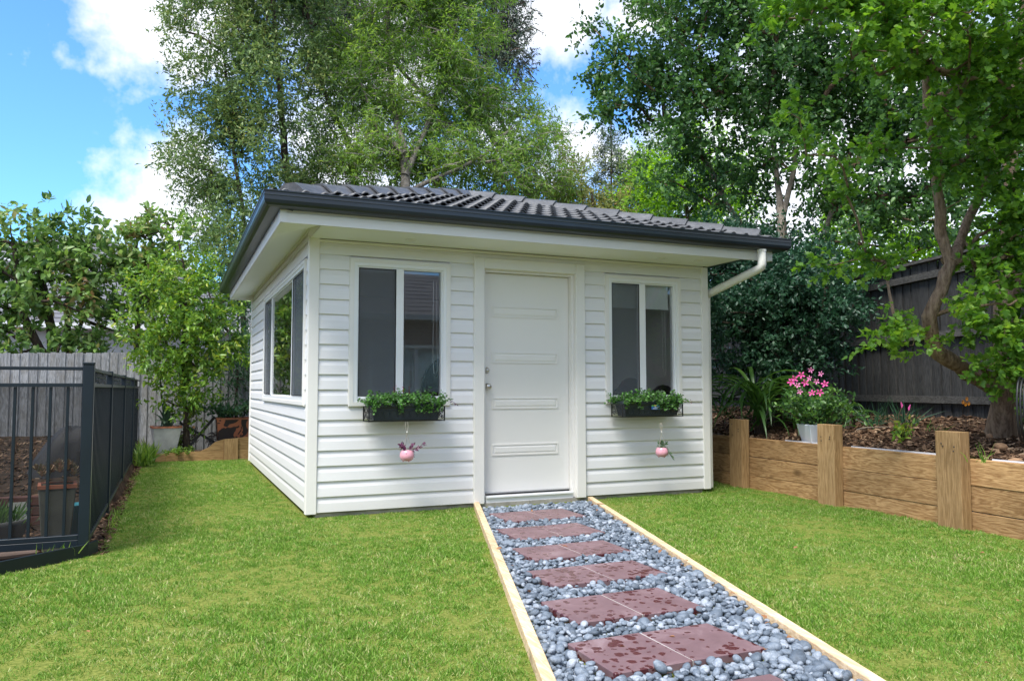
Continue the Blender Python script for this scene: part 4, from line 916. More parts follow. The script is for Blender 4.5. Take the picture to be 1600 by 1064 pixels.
def hanging_pot(x, z, lab, purple):
    t = thing('hanging_pot', (x, -.262, z), lab, 'hanging pot', 'small pink pots hanging below the window boxes')
    MB().lathe([(0, 0), (.034, .001), (.050, .012), (.060, .034), (.060, .052), (.054, .072), (.047, .086), (.044, .088), (.042, .084), (.046, .07), (.046, .06), (0, .058)], 28).build('pot', M['pink'], t)
    for a in (.8, 2.9, 5.0): MB().lathe([(0, -.006), (.006, -.005), (.007, .004), (0, .006)], 8, (.030*math.cos(a), .030*math.sin(a), 0)).build('foot', M['pink'], t)
    MB().lathe([(0, .0), (.0035, 0), (.0035, .001), (0, .001)], 8, (-.021, -.0535, .066), Matrix.Rotation(R(90), 3, 'X')).build('cord_hole', M['dark'], t)
    for sx, sy in ((-.045, -.012), (.045, -.012), (0, .045)): MB().tube([(sx, sy, .08), (sx*.5, sy*.5+.0, .15), (.002*sx/abs(sx or 1), 0, .225)], .0013, 4).build('cord', M['twine'], t)
    MB().tube([(0, 0, .225), (0, 0, .24), (-.014, .004, .29), (-.008, .010, .325), (.006, .010, .325), (.012, .004, .29), (0, 0, .24)], .0022, 5).build('cord_loop', M['twine'], t)
    MB().lathe([(0, -.008), (.006, -.005), (.006, .005), (0, .008)], 8, (0, 0, .238)).build('knot', M['cord'], t)
    P = []; A = []
    for k in range(5):
        a = rng.uniform(0, 6.28); q = np.array([.02*math.cos(a), .02*math.sin(a), .075]); d = np.array([math.cos(a)*.5, math.sin(a)*.5, 1.0])
        for _ in range(5): q = q+d*.011; d += rng.normal(0, .1, 3); P += [q, q]; A += [d+rng.normal(0, .8, 3), d+rng.normal(0, .8, 3)]
    q = np.array([.035, -.01, .085]); st_ = [q]
    for k in range(9):
        q = q+(np.array([.012, -.002, .006]) if purple else np.array([.006, -.004, -.011])); st_.append(q); P += [q, q]; A += [np.array([1, .6, .5])+rng.normal(0, .3, 3), np.array([1, -.6, -.5])+rng.normal(0, .3, 3)]
    q = np.array([.035, -.02, .08])
    for k in range(4): q = q+np.array([.006, -.002, -.013]); P.append(q); A.append(rng.normal(0, 1, 3))
    MB().tube(st_, .0012, 4).build('stem', M['bark_dark'], t)
    n = len(P); tag(link('pot_plant', leafmesh('pot_plant', P, np.array(A), randu(n)+[0, -.5, .5], rng.uniform(.024, .042, n), *tleaf(.42, .06), rng.random(n), LM['purple'] if purple else LM['box2']), None, t), kind='stuff')
hanging_pot(.78, .430, 'pink hanging pot with purple leaves below the left window box', True)
hanging_pot(3.31, .375, 'pink hanging pot with grey-green trailing leaves below the right window box', False)

# ================================================================== retaining wall
rw = thing('retaining_wall', (0, 0, 0), 'low treated pine sleeper retaining wall with square posts along the right lawn', 'retaining wall')
pposts = [(1.47, 1.69), (.10, .32), (-1.26, -1.04), (-2.57, -2.35), (-3.9, -3.68), (-5.2, -4.98)]
rwt = lambda y: .50
bounds = [5.5]+[(a+b)/2 for a, b in pposts]+[-6.6]
for i in range(len(bounds)-1):
    b, a = bounds[i], bounds[i+1]
    for k, (z0, z1) in enumerate(((-.10, .103), (.107, .300), (.304, .500))):
        dz = rng.normal(0, .002); xa, xb = wallx(a+.002), wallx(b-.002); ex_ = rng.normal(0, .0025)
        q = [(xa+ex_, a+.002), (xa+.05, a+.002), (xb+.05, b-.002), (xb+ex_, b-.002)]
        m_ = MB().add([(x, y, z0+dz) for x, y in q]+[(x, y, z1+dz) for x, y in q], [(3,2,1,0), (4,5,6,7), (0,1,5,4), (1,2,6,5), (2,3,7,6), (3,0,4,7)])
        o = m_.build('sleeper', M['pine_y'], rw); bv = o.modifiers.new('b', 'BEVEL'); bv.width = .004; bv.segments = 2
for a, b in pposts:
    x = wallx((a+b)/2)-.006; h = .705+rng.normal(0, .006)
    o = MB().box((-.100, -(b-a)/2, -.15), (-.003, (b-a)/2, h)).build('post', M['pine_z'], rw); o.location = (x, (a+b)/2, 0); o.rotation_euler = (rng.normal(0, .008), rng.normal(0, .008), .062*-1)
    bv = o.modifiers.new('b', 'BEVEL'); bv.width = .004; bv.segments = 2
    for yy in (-.05, .055):
        for zz in (.56, .62): MB().lathe([(0, .003), (.006, .002), (.006, 0)], 8, (x-.101, (a+b)/2+yy+rng.normal(0, .006), zz+rng.normal(0, .02)), Matrix.Rotation(R(-90), 3, 'Y')).build('nail', M['iron'], rw)
m_ = MB()
for a, b in ((-2.3, -1.3), (-3.6, -2.7), (-.9, -.4)): m_.add([(wallx(a)+.051, a, .47), (wallx(a)+.056, a, .512), (wallx(b)+.056, b, .508), (wallx(b)+.051, b, .47)], [(0,1,2,3)]).build if 0 else m_.add([(wallx(a)+.052, a, .46), (wallx(a)+.062, a, .512), (wallx(b)+.062, b, .507), (wallx(b)+.052, b, .46)], [(0,1,2,3)])
tag(m_.build('weed_liner', M['liner'], rw), kind='stuff')
# rear low timber edging
te = thing('timber_edging', (0, 0, 0), 'low stepped pine garden edging at the back of the side lawn', 'garden edging')
def plank_y(poly2, y, th, nm='board', mat='pine_x'):
    return MB().prism([(x, y, z) for x, z in poly2], (0, th, 0)).build(nm, M[mat], te)
plank_y([(-1.42, -.08), (-1.10, -.08), (-1.10, .085), (-1.42, .085)], 5.99, .05)
plank_y([(-1.097, -.08), (-.93, -.08), (-.93, .09), (-1.097, .09)], 5.985, .055)
plank_y([(-.927, -.08), (-.30, -.08), (-.30, .115), (-.62, .10), (-.927, .092)], 5.99, .05)
plank_y([(-.62, .104), (-.30, .119), (-.30, .27), (-.42, .235), (-.52, .15)], 5.992, .05)
plank_y([(-.297, -.08), (-.10, -.08), (-.10, .285), (-.297, .272)], 5.955, .06, 'post', 'pine_z')
plank_y([(-.10, -.08), (.10, -.08), (.10, .115), (-.10, .115)], 5.99, .05); plank_y([(-.10, .119), (.10, .119), (.10, .305), (-.10, .285)], 5.99, .05)

# ================================================================== black pool-style fence
bf = thing('black_fence', (0, 0, 0), 'dark blue-black steel picket fence with scroll ornaments, turning at a square corner post', 'fence')
def fb(m_, nm): return m_.build(nm, M['fence'], bf)
fb(MB().bbox((FX-.032, FY-.032, -.05), (FX+.032, FY+.032, 1.190), .003), 'corner_post'); fb(MB().bbox((FX-.035, FY-.035, 1.1905), (FX+.035, FY+.035, 1.205), .003), 'post_cap')
XL = -5.2
for z0, z1 in ((1.153, 1.175), (1.045, 1.070), (.075, .105)):
    fb(MB().bbox((XL, FY-.019, z0), (FX-.033, FY+.019, z1), .002), 'rail')
fb(MB().bbox((XL, FY-.020, .030), (FX-.033, FY+.012, .0735), .002), 'rail')
pk = MB().bbox((-.0085, -.0085, .1055), (.0085, .0085, 1.0445), .001).mesh('picket'); pk.materials.append(M['fence'])
x = FX-.115
while x > XL: inst('picket', pk, bf, (x, FY, 0)); x -= .097
fb(MB().bbox((-3.95, FY-.025, -.05), (-3.90, FY+.025, 1.18), .003), 'post')
YE = 7.15; fposts = [.95, 3.0, 5.1]
for z0, z1 in ((1.150, 1.172), (1.045, 1.070), (.028, .060)):
    prev = FY+.033
    for yp in fposts+[YE]:
        fb(MB().bbox((FX-.018, prev, z0), (FX+.018, yp-.026, z1), .002), 'rail'); prev = yp+.026
for yp in fposts: fb(MB().bbox((FX-.025, yp-.025, -.06), (FX+.025, yp+.025, 1.185), .003), 'post')
pk2 = MB().bbox((-.0085, -.0085, .0605), (.0085, .0085, 1.0445), .001).mesh('picket'); pk2.materials.append(M['fence'])
y = FY+.11
while y < YE:
    if min(abs(y-q) for q in fposts) > .04: inst('picket', pk2, bf, (FX, y, 0))
    y += .105
def scroll(ya, yb):
    m_ = MB(); n_ = max(2, round((yb-ya)/.085)); st_ = (yb-ya)/n_
    m_.obox((FX, ya, 1.070), (FX, ya, 1.150), .012, .006, (1,0,0)); m_.obox((FX, yb, 1.070), (FX, yb, 1.150), .012, .006, (1,0,0))
    for i in range(n_):
        yc = ya+(i+.5)*st_
        for cz, sg, k in ((1.128, 1 if i % 2 else -1, i % 3), (1.092, -1 if i % 2 else 1, i % 3+2)):
            m_.tube([(FX, yc+.030*(1-t/13)*math.cos(sg*t*.7+k), cz+.020*(1-t/13)*math.sin(sg*t*.7+k)) for t in range(11)], .0065, 5)
    fb(m_, 'scroll_ornament')
prev = FY
for yp in fposts+[YE]:
    mid, hl = (prev+yp)/2, (yp-prev)*.27; scroll(mid-hl, mid+hl); prev = yp
MB().add([(XL, FY+.012, .106), (FX-.033, FY+.012, .106), (FX-.033, FY+.012, 1.044), (XL, FY+.012, 1.044)], [(0,1,2,3)]).build('added_shade_sheet', M['shade'], bf)  # added sheets darken the view through the pickets, standing in for shade
MB().add([(FX-.012, FY+.033, .061), (FX-.012, YE, .061), (FX-.012, YE, 1.044), (FX-.012, FY+.033, 1.044)], [(0,1,2,3)]).build('added_shade_sheet', M['shade'], bf)

ks = thing('kerb_strip', (0, 0, 0), 'dark steel edging strip bounding the lawn at the foot of the black fence', 'edging strip')
kp = [(-1.455, -.80), (-1.50, -.93), (-2.35, -1.72), (-4.2, -3.4)]
for (xa, ya), (xb, yb) in zip(kp[:-1], kp[1:]):
    d = np.array([xb-xa, yb-ya]); d = d/np.linalg.norm(d); n_ = np.array([d[1], -d[0]])*.022
    q = [(xa, ya), (xb, yb), (xb+n_[0], yb+n_[1]), (xa+n_[0], ya+n_[1])]
    MB().add([(x, y, -.12) for x, y in q]+[(x, y, .045) for x, y in q], [(0,1,2,3), (7,6,5,4), (0,4,5,1), (1,5,6,2), (2,6,7,3), (3,7,4,0)]).build('strip', M['fence'], ks)

# ================================================================== timber paling fences
def paling_fence(root, p0, p1, zb, zt, rails, wd=.100, mat='paling', rmat='rail', side=1, plinth=None, capx=False):
    """palings from p0 to p1 (plan); zb / zt give the feet and tops along the run; rails on `side`"""
    p0 = np.array(p0, float); p1 = np.array(p1, float); d = p1-p0; ln = np.linalg.norm(d); d /= ln; n_ = np.array([-d[1], d[0]])*side; k = int(ln/(wd*.76)); ang = math.atan2(d[1], d[0])
    for i in range(k):
        t = (i+.5)/k; c = p0+d*ln*t; lift = (.0 if i % 2 else .013); w_ = wd*(1+rng.normal(0, .03)); top = zt(t)+rng.normal(0, .007)
        m_ = MB().box((-w_/2, -.0065, zb(t)), (w_/2, .0065, top)); o = m_.build('paling', M[mat], root)
        o.location = (c[0]+n_[0]*-lift, c[1]+n_[1]*-lift, 0); o.rotation_euler = (rng.normal(0, .003), rng.normal(0, .0015), ang)
    for rz_ in rails:
        nb = max(1, int(ln/2.4)); 
        for j in range(nb):
            a, b = p0+d*ln*(j/nb)+n_*.032, p0+d*ln*((j+1)/nb)+n_*.032
            a3 = (*(a+d*.004), rz_(j/nb)); b3 = (*(b-d*.004), rz_((j+1)/nb)); MB().obox(a3, b3, .040, .078).build('rail', M[rmat], root)
rf = thing('paling_fence', (0, 0, 0), 'weathered grey timber paling fence across the back, behind the lemon tree', 'fence')
paling_fence(rf, (-7.2, 7.35), (-1.62, 7.45), lambda t: -.1, lambda t: 1.50+.12*t, [lambda t: .30], .08, side=1)
paling_fence(rf, (-1.60, 7.45), (1.6, 7.52), lambda t: 0, lambda t: 1.635+.03*math.sin(t*9), [lambda t: .30], .08, side=1)
rf2 = thing('dark_paling_fence', (0, 0, 0), 'dark timber paling fence with rails behind the mulched bed on the right', 'fence')
fy = lambda y: (fencex(y), y)
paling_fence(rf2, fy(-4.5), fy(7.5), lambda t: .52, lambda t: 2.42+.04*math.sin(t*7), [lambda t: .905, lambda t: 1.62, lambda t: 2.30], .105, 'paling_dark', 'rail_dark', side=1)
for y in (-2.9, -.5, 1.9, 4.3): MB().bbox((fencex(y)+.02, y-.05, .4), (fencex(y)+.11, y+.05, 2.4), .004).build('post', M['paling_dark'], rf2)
# upper extension rail and capping
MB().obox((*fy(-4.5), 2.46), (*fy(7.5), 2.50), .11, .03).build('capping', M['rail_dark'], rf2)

# ================================================================== pots and oddments behind the black fence
def square_pot(root, w0, w1, h, mat, rim=None, nm='pot', dl=0):
    m_ = MB(); r = lambda a, z: [(-a, -a, z), (a, -a, z), (a, a, z), (-a, a, z)]
    rg = [r(w0/2, 0), r(w1/2, h), r(w1/2-.018, h), r(w1/2-.03, h-.05)]; V = [p for q in rg for p in q]
    m_.add(V, [(3,2,1,0)]+[(4*i+k, 4*i+(k+1) % 4, 4*i+4+(k+1) % 4, 4*i+4+k) for i in range(3) for k in range(4)])
    o = m_.build(nm, mat, root); bv = o.modifiers.new('b', 'BEVEL'); bv.width = .008; bv.segments = 2; bv.limit_method = 'ANGLE'
    MB().add(r(w1/2-.027, h-.035), [(0,1,2,3)]).build('potting_soil', M['soil'], root)
    if rim is not None: MB().ring((-w1/2-.003, -w1/2-.003, w1/2+.003, w1/2+.003), (-w1/2+.015, -w1/2+.015, w1/2-.015, w1/2-.015), h-.006, h+.006).build('rim', rim, root).rotation_euler = (R(90), 0, 0)
def ringfix(o, h): pass
def rim_square(root, w1, h, mat):
    a, b = w1/2+.003, w1/2-.018; V = [(-a,-a,h-.022),(a,-a,h-.022),(a,a,h-.022),(-a,a,h-.022),(-a,-a,h+.004),(a,-a,h+.004),(a,a,h+.004),(-a,a,h+.004),(-b,-b,h+.004),(b,-b,h+.004),(b,b,h+.004),(-b,b,h+.004),(-b,-b,h-.022),(b,-b,h-.022),(b,b,h-.022),(-b,b,h-.022)]
    F = [(4*i+k, 4*i+(k+1) % 4, 4*i+4+(k+1) % 4, 4*i+4+k) for i in range(3) for k in range(4)]; MB().add(V, F).build('rim', mat, root)
def rosette(cx, cy, cz, n, ln, mat, root, nm='leaf', wd=.32, tilt=(.2, 1.2), tmpl=None):
    P = []; A = []; Nn = []
    for i in range(n):
        a = i*2.4+rng.normal(0, .1); t = tilt[0]+(tilt[1]-tilt[0])*(1-i/n)
        A.append((math.cos(a)*math.sin(t), math.sin(a)*math.sin(t), math.cos(t))); P.append((cx, cy, cz)); Nn.append((-math.cos(a)*math.cos(t), -math.sin(a)*math.cos(t), math.sin(t)))
    return P, A, Nn, [ln*rng.uniform(.7, 1.1) for _ in range(n)]
sp_ = thing('square_pot', (-1.765, -.22, -.10), 'tall tapered grey-green square pot with terracotta rim, behind the corner post', 'plant pot', rz=.12)
square_pot(sp_, .165, .235, .46, M['greenpot']); rim_square(sp_, .235, .46, M['terra'])
su = thing('succulents', (-1.765, -.22, .33), 'bushy orange-tinged succulents growing in the tall square pot', 'succulents')
P, A, Nn, S = [], [], [], []
for k in range(26):
    a = rng.uniform(0, 6.28); r_ = .125*math.sqrt(rng.random())*1.1; q = rosette(r_*math.cos(a), r_*math.sin(a), .04+.10*(1-r_/.2)+rng.uniform(0, .05), 11, .062, None, None)
    P += q[0]; A += q[1]; Nn += q[2]; S += q[3]
tag(link('rosettes', leafmesh('rosettes', P, np.array(A), np.array(Nn), S, *tleaf(.42, .1, -.1), rng.random(len(P)), LM['succ']), None, su), kind='stuff')
bw = thing('bowl_planter', (-2.20, -.20, -.10), 'low wide grey bowl planter behind the black fence', 'planter')
MB().lathe([(0, 0), (.16, 0), (.20, .03), (.27, .20), (.275, .235), (.255, .235), (.24, .19), (0, .18)], 32).build('bowl', M['greypot'], bw)
bp_ = thing('grassy_plant', (-2.20, -.20, .09), 'green spiky plant filling the low grey bowl', 'plant'); n = 260; P = np.zeros((n, 3)); P[:, 0] = rng.normal(0, .09, n); P[:, 1] = rng.normal(0, .09, n)
tag(link('blades', leafmesh('blades', P, np.stack([P[:, 0]*4+rng.normal(0, .3, n), P[:, 1]*4+rng.normal(0, .3, n), np.ones(n)], 1), randu(n), rng.uniform(.08, .19, n), *tleaf(.10, .02), rng.random(n), LM['strap']), None, bp_), kind='stuff')
bb = thing('covered_barbecue', (-2.02, 2.3, -.12), 'barbecue under a dark cloth cover, half hidden by the corner post', 'barbecue', rz=.2)
prof = [(.40, .30, 0), (.385, .29, .20), (.33, .27, .42), (.24, .25, .62), (.14, .20, .74), (.07, .10, .77)]; m_ = MB(); V = []
for a_, b_, z in prof:
    for k in range(20):
        t = 2*math.pi*k/20; cx_ = math.copysign(abs(math.cos(t))**.6, math.cos(t)); sy_ = math.copysign(abs(math.sin(t))**.6, math.sin(t)); f_ = 1+.05*math.sin(k*2.3+z*5); V.append((a_*cx_*f_+.16*min(z, .7), b_*sy_*f_, z+.02*math.sin(k*1.7)))
m_.add(V, [(i*20+k, i*20+(k+1) % 20, (i+1)*20+(k+1) % 20, (i+1)*20+k) for i in range(5) for k in range(20)]+[tuple(range(100, 120))], True); m_.build('cover', M['cover'], bb)
MB().box((.10, -.30, .02), (.16, -.285, .55)).build('strap', M['cover'], bb)
# low brick step with tray, cards, trowel-blue tub
bs = thing('brick_border', (-2.8, .95, -.1), 'low dark brick garden border behind the black fence', 'brick border')
bme = MB().bbox((-.110, -.05, -.036), (.110, .05, .036), .004).mesh('brick'); bme.materials.append(M['brick'])
for r_ in range(3):
    for k in range(11): inst('brick', bme, bs, (-1.4+k*.232+(r_ % 2)*.116, rng.normal(0, .004), .05+r_*.080), (0, 0, rng.normal(0, .01)))
ty = thing('seed_tray', (-2.42, .78, .17), 'small black tray with a yellow-green bromeliad, on the brick border', 'plant tray')
MB().ring((-.10, -.07, .10, .07), (-.088, -.058, .088, .058), 0, .05).build('tray', M['dark'], ty).rotation_euler = (R(90), 0, 0)
MB().box((-.098, -.068, .0), (.098, .068, .03)).build('tray_floor', M['dark'], ty)
P, A, Nn, S = rosette(0, 0, .04, 14, .13, None, None); tag(link('leaves', leafmesh('leaves', P, np.array(A), np.array(Nn), S, *tleaf(.25, .06), rng.random(len(P)), LM['yellowish']), None, ty), kind='stuff')
cdx = thing('garden_card', (-2.12, .55, -.05), 'small cream and green card stuck in the soil behind the pickets', 'sign', rz=.1)
MB().box((-.06, -.002, 0), (.06, .002, .20)).build('card', M['signw'], cdx); MB().box((-.058, -.0045, .06), (.058, -.0022, .12)).build('green_band', M['signg'], cdx)
tb = thing('teal_tub', (-1.66, .12, -.10), 'teal blue plastic tub beside the tall square pot, behind the corner post', 'tub'); MB().lathe([(0, 0), (.06, 0), (.09, .26), (.098, .27), (.088, .27), (.075, .18), (0, .05)], 20).build('tub', M['blueplastic'], tb)
sb = thing('stepping_stone', (-2.02, -.45, -.085), 'flat brown stone slab lying between the bowl and the square pot', 'stone slab', rz=.3); MB().bbox((-.17, -.12, 0), (.17, .12, .04), .012).build('slab', plain('brown_stone', (.20, .14, .11), .9, .2, 8, .004), sb)
# weeds along the fence foot
def blades(name, pts, n_each, spread, h, mat, lab, cat, wd=.07, lean=.5, grp=None):
    t = thing(name, pts[0], lab, cat, grp); P = []; 
    for p in pts:
        for _ in range(n_each): P.append((p[0]-pts[0][0]+rng.normal(0, spread), p[1]-pts[0][1]+rng.normal(0, spread), p[2]-pts[0][2]))
    P = np.array(P); n = len(P); m_ = leafmesh('blades', P, np.stack([rng.normal(0, lean, n), rng.normal(0, lean, n), np.ones(n)], 1), randu(n), rng.uniform(.5*h, h, n), [(0,-wd/2,0),(0,wd/2,0),(.5,wd/2,.05),(1,0,.35),(.5,-wd/2,.05)], [(0,1,2,4),(4,2,3)], rng.random(n), mat)
    tag(link('blades', m_, None, t), kind='stuff'); return t
blades('grass_clump', [(-1.36, 5.7, -.02), (-1.38, 5.3, -.02), (-1.40, 6.1, 0)], 90, .05, .34, LM['bright'], 'bright green grass clump at the foot of the black fence, left of the white pot', 'grass clump')
blades('weed', [(-1.44, .15, -.02), (-1.45, .5, -.02)], 10, .03, .13, LM['bright'], 'straggly weeds sprouting along the foot of the black fence', 'weeds')
blades('weed', [(-1.72, -1.02, 0), (-1.6, -.97, 0)], 9, .03, .10, LM['bright'], 'small weed growing at the steel edging below the corner post', 'weeds')

# ================================================================== rear bed: white pot, iron cross, rose pot, lemon tree
wp = thing('white_washed_pot', (-1.11, 6.30, .07), 'tall tapered whitewashed square pot standing by the black fence end', 'plant pot', rz=.12)
square_pot(wp, .27, .40, .40, M['concpot']); rim_square(wp, .40, .40, M['terra'])
def strap_leaf(ln, wd, curve, seg=8, fold=.25):
    V = []; F = []; q = np.array([0.0, 0.0, 0.0]); th = 0.0
    for i in range(seg+1):
        t = i/seg; w_ = wd*(.55+.9*t-1.45*t**3+.0) if t < 1 else 0; w_ = max(w_, .001); V += [(q[0]-.0, -w_/2, q[2]+w_*fold), (q[0], 0, q[2]), (q[0], w_/2, q[2]+w_*fold)]
        th = curve[0]+(curve[1]-curve[0])*t; q = q+np.array([math.sin(th)*ln/seg, 0, math.cos(th)*ln/seg])
    for i in range(seg):
        for k in (0, 1): F.append((3*i+k, 3*i+k+1, 3*i+3+k+1, 3*i+3+k))
    return V, F
def strap_mesh(name, ln, wd, curve, mat, rndv, fold=.25):
    V, F = strap_leaf(ln, wd, curve, fold=fold); me = bpy.data.meshes.new(name); me.from_pydata(V, [], F); me.polygons.foreach_set('use_smooth', [True]*len(F))
    a = me.attributes.new('rnd', 'FLOAT', 'FACE'); a.data.foreach_set('value', [rndv]*len(F)); me.materials.append(mat); return me
cl_ = thing('clivia_plant', (-1.11, 6.30, .43), 'broad dark green strap-leaved plant in the whitewashed pot', 'plant')
var = [strap_mesh('leaf', .40, .075, (.15, .75), LM['agave'], .2), strap_mesh('leaf', .36, .08, (.3, 1.3), LM['agave'], .5), strap_mesh('leaf', .42, .07, (.1, .5), LM['agave'], .1), strap_mesh('leaf', .38, .07, (.6, 2.2), LM['agave'], .95)]
for k in range(17): inst('leaf', var[k % 4], cl_, (rng.normal(0, .03), rng.normal(0, .03), 0), (0, 0, k*2.4), rng.uniform(.8, 1.1))
ic = thing('iron_cross', (-.62, 6.35, .10), 'two black crossed metal bars of an old plough, lying behind the timber edging', 'iron cross')
MB().obox((-.30, 0, .42), (.22, -.05, .10), .045, .035).build('bar', M['iron'], ic); MB().obox((-.20, -.06, .0), (.20, .02, .50), .045, .035).build('bar', M['iron'], ic)
dr = thing('dry_palm_fronds', (-.58, 6.55, .08), 'pile of dry brown and purple curled fronds behind the crossed black bars', 'dry fronds'); P = []; A = []; S = []
for c0, r0 in (((-.22, .0, .22), .17), ((.20, -.02, .14), .15)):
    for _ in range(240):
        v_ = randu(1)[0]; P.append(np.array(c0)+v_*r0*rng.uniform(.5, 1)); A.append(np.cross(v_, [0, 1, .2])+rng.normal(0, .3, 3)); S.append(rng.uniform(.05, .12))
tag(link('fronds', leafmesh('fronds', P, np.array(A), randu(len(P)), S, *tleaf(.12, .02), rng.random(len(P)), leafmat('dead_frond', [(.05, .03, .035), (.13, .08, .07), (.28, .24, .20)], .05, .8)), None, dr), kind='stuff')
rp = thing('peeling_pot', (-.14, 6.42, .22), 'broad terracotta pot with dark paint peeling off, in the back corner by the cabin', 'plant pot')
square_pot(rp, .46, .52, .36, M['peel']); rim_square(rp, .52, .36, M['terra'])
def sprig_plant(name, loc, lab, cat, nst, r0, h, mat, leaf, tm, stemmat='bark_dark', spread=.5, per=7, droop=.05, grp=None):
    t = thing(name, loc, lab, cat, grp); P = []; A = []; m_ = MB()
    for k in range(nst):
        a = rng.uniform(0, 6.28); q = np.array([r0*math.cos(a)*rng.random(), r0*math.sin(a)*rng.random(), 0.0]); d = np.array([math.cos(a)*spread*rng.random(), math.sin(a)*spread*rng.random(), 1.0]); ln = h*rng.uniform(.6, 1.05); pth = [q]
        for s_ in range(7):
            d2 = d/np.linalg.norm(d); q = q+d2*ln/7; d = d2+rng.normal(0, .12, 3)+[math.cos(a)*droop, math.sin(a)*droop, -droop]; pth.append(q)
            if s_ > 0:
                for _ in range(per): P.append(q+rng.normal(0, leaf*.45, 3)); A.append(randu(1)[0]+d2*.3)
        m_.tube(pth, [.006*(1-.1*i) for i in range(8)], 4, False)
    tag(m_.build('stems', M[stemmat], t), kind='stuff'); n = len(P)
    tag(link('foliage', leafmesh('foliage', P, np.array(A), randu(n)+[0, 0, .9], leaf*rng.uniform(.6, 1.3, n), *tm, rng.random(n), mat), None, t), kind='stuff'); return t
rs = sprig_plant('rose_bush', (-.14, 6.42, .54), 'leafy rose with one red bud growing in the peeling pot', 'rose', 22, .16, .52, LM['rose'], .05, tleaf(.6, .06), spread=1.1, per=9, droop=.12)
MB().lathe([(0, -.015), (.014, -.006), (.016, .004), (.008, .016), (0, .018)], 10, (-.30, -.10, .40)).build('rose_bud', M['red'], rs)
sprig_plant('geranium', (-.85, 6.55, .10), 'low orange-flowered plant at the foot of the lemon tree', 'flower plant', 12, .12, .26, LM['bright'], .035, tleaf(.7, .06), spread=.8)
for k, (x, z) in enumerate(((-.90, .46), (-.78, .50), (-.83, .42), (-.72, .44))):
    t = thing('orange_flower', (x, 6.50, z), ['leftmost small orange flower below the lemon tree', 'highest small orange flower below the lemon tree', 'lowest small orange flower below the lemon tree', 'rightmost small orange flower below the lemon tree'][k], 'flower', 'orange flowers below the lemon tree')
    for a in range(6): MB().add([(0, 0, 0), (.024*math.cos(a*1.047), -.004, .024*math.sin(a*1.047)), (.024*math.cos(a*1.047+.8), -.004, .024*math.sin(a*1.047+.8))], [(0,1,2)]).build('petal', M['orange'], t)
    MB().tube([(0, .002, 0), (.01, .02, -.15), (.01, .03, -z+.16)], .002, 4).build('stalk', M['bark_dark'], t)
sprig_plant('ground_herb', (-.95, 6.18, .07), 'low green groundcover between the whitewashed pot and the edging', 'groundcover', 30, .28, .12, LM['bright'], .03, tleaf(.6, .06), spread=1.0)

# ================================================================== right bed planting
wpt = thing('pale_blue_pot', (4.82, -.73, .478), 'pale blue-white tapered square pot on the mulch behind a retaining wall post', 'plant pot', rz=-.35)
square_pot(wpt, .215, .30, .20, M['wpot'])
dip = sprig_plant('dipladenia', (4.82, -.73, .63), 'bushy dark green plant with pink trumpet flowers in the pale blue pot', 'flowering plant', 36, .10, .44, LM['dark'], .05, tleaf(.5, .08), spread=1.0, per=9, droop=.05)
def star_flower(parent, p, r_, mat):
    m_ = MB(); fwd = (CAM-np.array(p)-np.array(parent.location)); fwd = np.array([-.7, -.65, .25])+rng.normal(0, .25, 3); fwd /= np.linalg.norm(fwd); sx = np.cross([0, 0, 1], fwd); sx /= np.linalg.norm(sx); sy = np.cross(fwd, sx)
    P3 = lambda rr, a, h: tuple(np.array(p)+sx*rr*math.cos(a)+sy*rr*math.sin(a)+fwd*h)
    a0 = rng.random()*6
    for k in range(5):
        a = a0+k*2*math.pi/5; m_.add([P3(0, 0, -.012), P3(r_*.55, a-.42, .004), P3(r_*.95, a-.18, .008), P3(r_*1.0, a+.15, .004), P3(r_*.55, a+.40, .004)], [(0,1,2,3,4)])
    f_ = m_.build('flower', mat, parent); MB().lathe([(0, 0), (r_*.12, .002), (0, .008)], 6, tuple(np.array(p)+fwd*-.008)).build('flower_centre', M['yellow'], f_)
for (u, v, k) in ((1241, 592, 0), (1252, 586, 0), (1267, 578, 1), (1283, 584, 1), (1265, 591, 1), (1258, 598, 0), (1250, 612, 1), (1269, 614, 0), (1289, 600, 0), (1281, 613, 0), (1236, 597, 0), (1276, 596, 1), (1246, 602, 1)):
    p = at(u, v, 6.75)-np.array([4.82, -.73, .63]); star_flower(dip, p, .027 if k else .034, M['pinkfl2'] if k else M['pinkfl'])
# arching strap-leaved clumps beside the cabin
sv = [strap_mesh('leaf', .85, .048, (.45, 2.9), LM['strap'], .5), strap_mesh('leaf', .80, .05, (.8, 2.9), LM['strap'], .2), strap_mesh('leaf', .70, .045, (.3, 2.2), LM['strap'], .85), strap_mesh('leaf', .9, .045, (.6, 3.0), LM['strap'], .35)]
def strap_clump(x, y, z, n, s_, lab):
    t = thing('strappy_plant', (x, y, z), lab, 'strap-leaved plant', 'arching strap-leaved plants beside the cabin')
    for k in range(n): inst('leaf', sv[int(rng.integers(0, 4))], t, (rng.normal(0, .05), rng.normal(0, .05), rng.uniform(0, .35)*s_), (rng.normal(0, .1), rng.normal(0, .1), k*2.4+rng.normal(0, .2)), s_*rng.uniform(.7, 1.15))
    MB().tube([(0, 0, -.02), (.02, 0, .35*s_)], .05, 8).build('trunk', M['bark_dark'], t)
strap_clump(5.15, .50, .52, 64, 1.2, 'large arching strap-leaved plant in front of the dark shrub, right of the cabin'); strap_clump(4.98, 1.65, .5, 34, 1.05, 'bright green arching plant half hidden by the cabin corner'); strap_clump(5.65, .35, .55, 34, 1.0, 'smaller strappy plant just left of the pink flowers'); strap_clump(5.75, -.25, .55, 22, .6, 'low strappy clump at the right of the pink flowers')
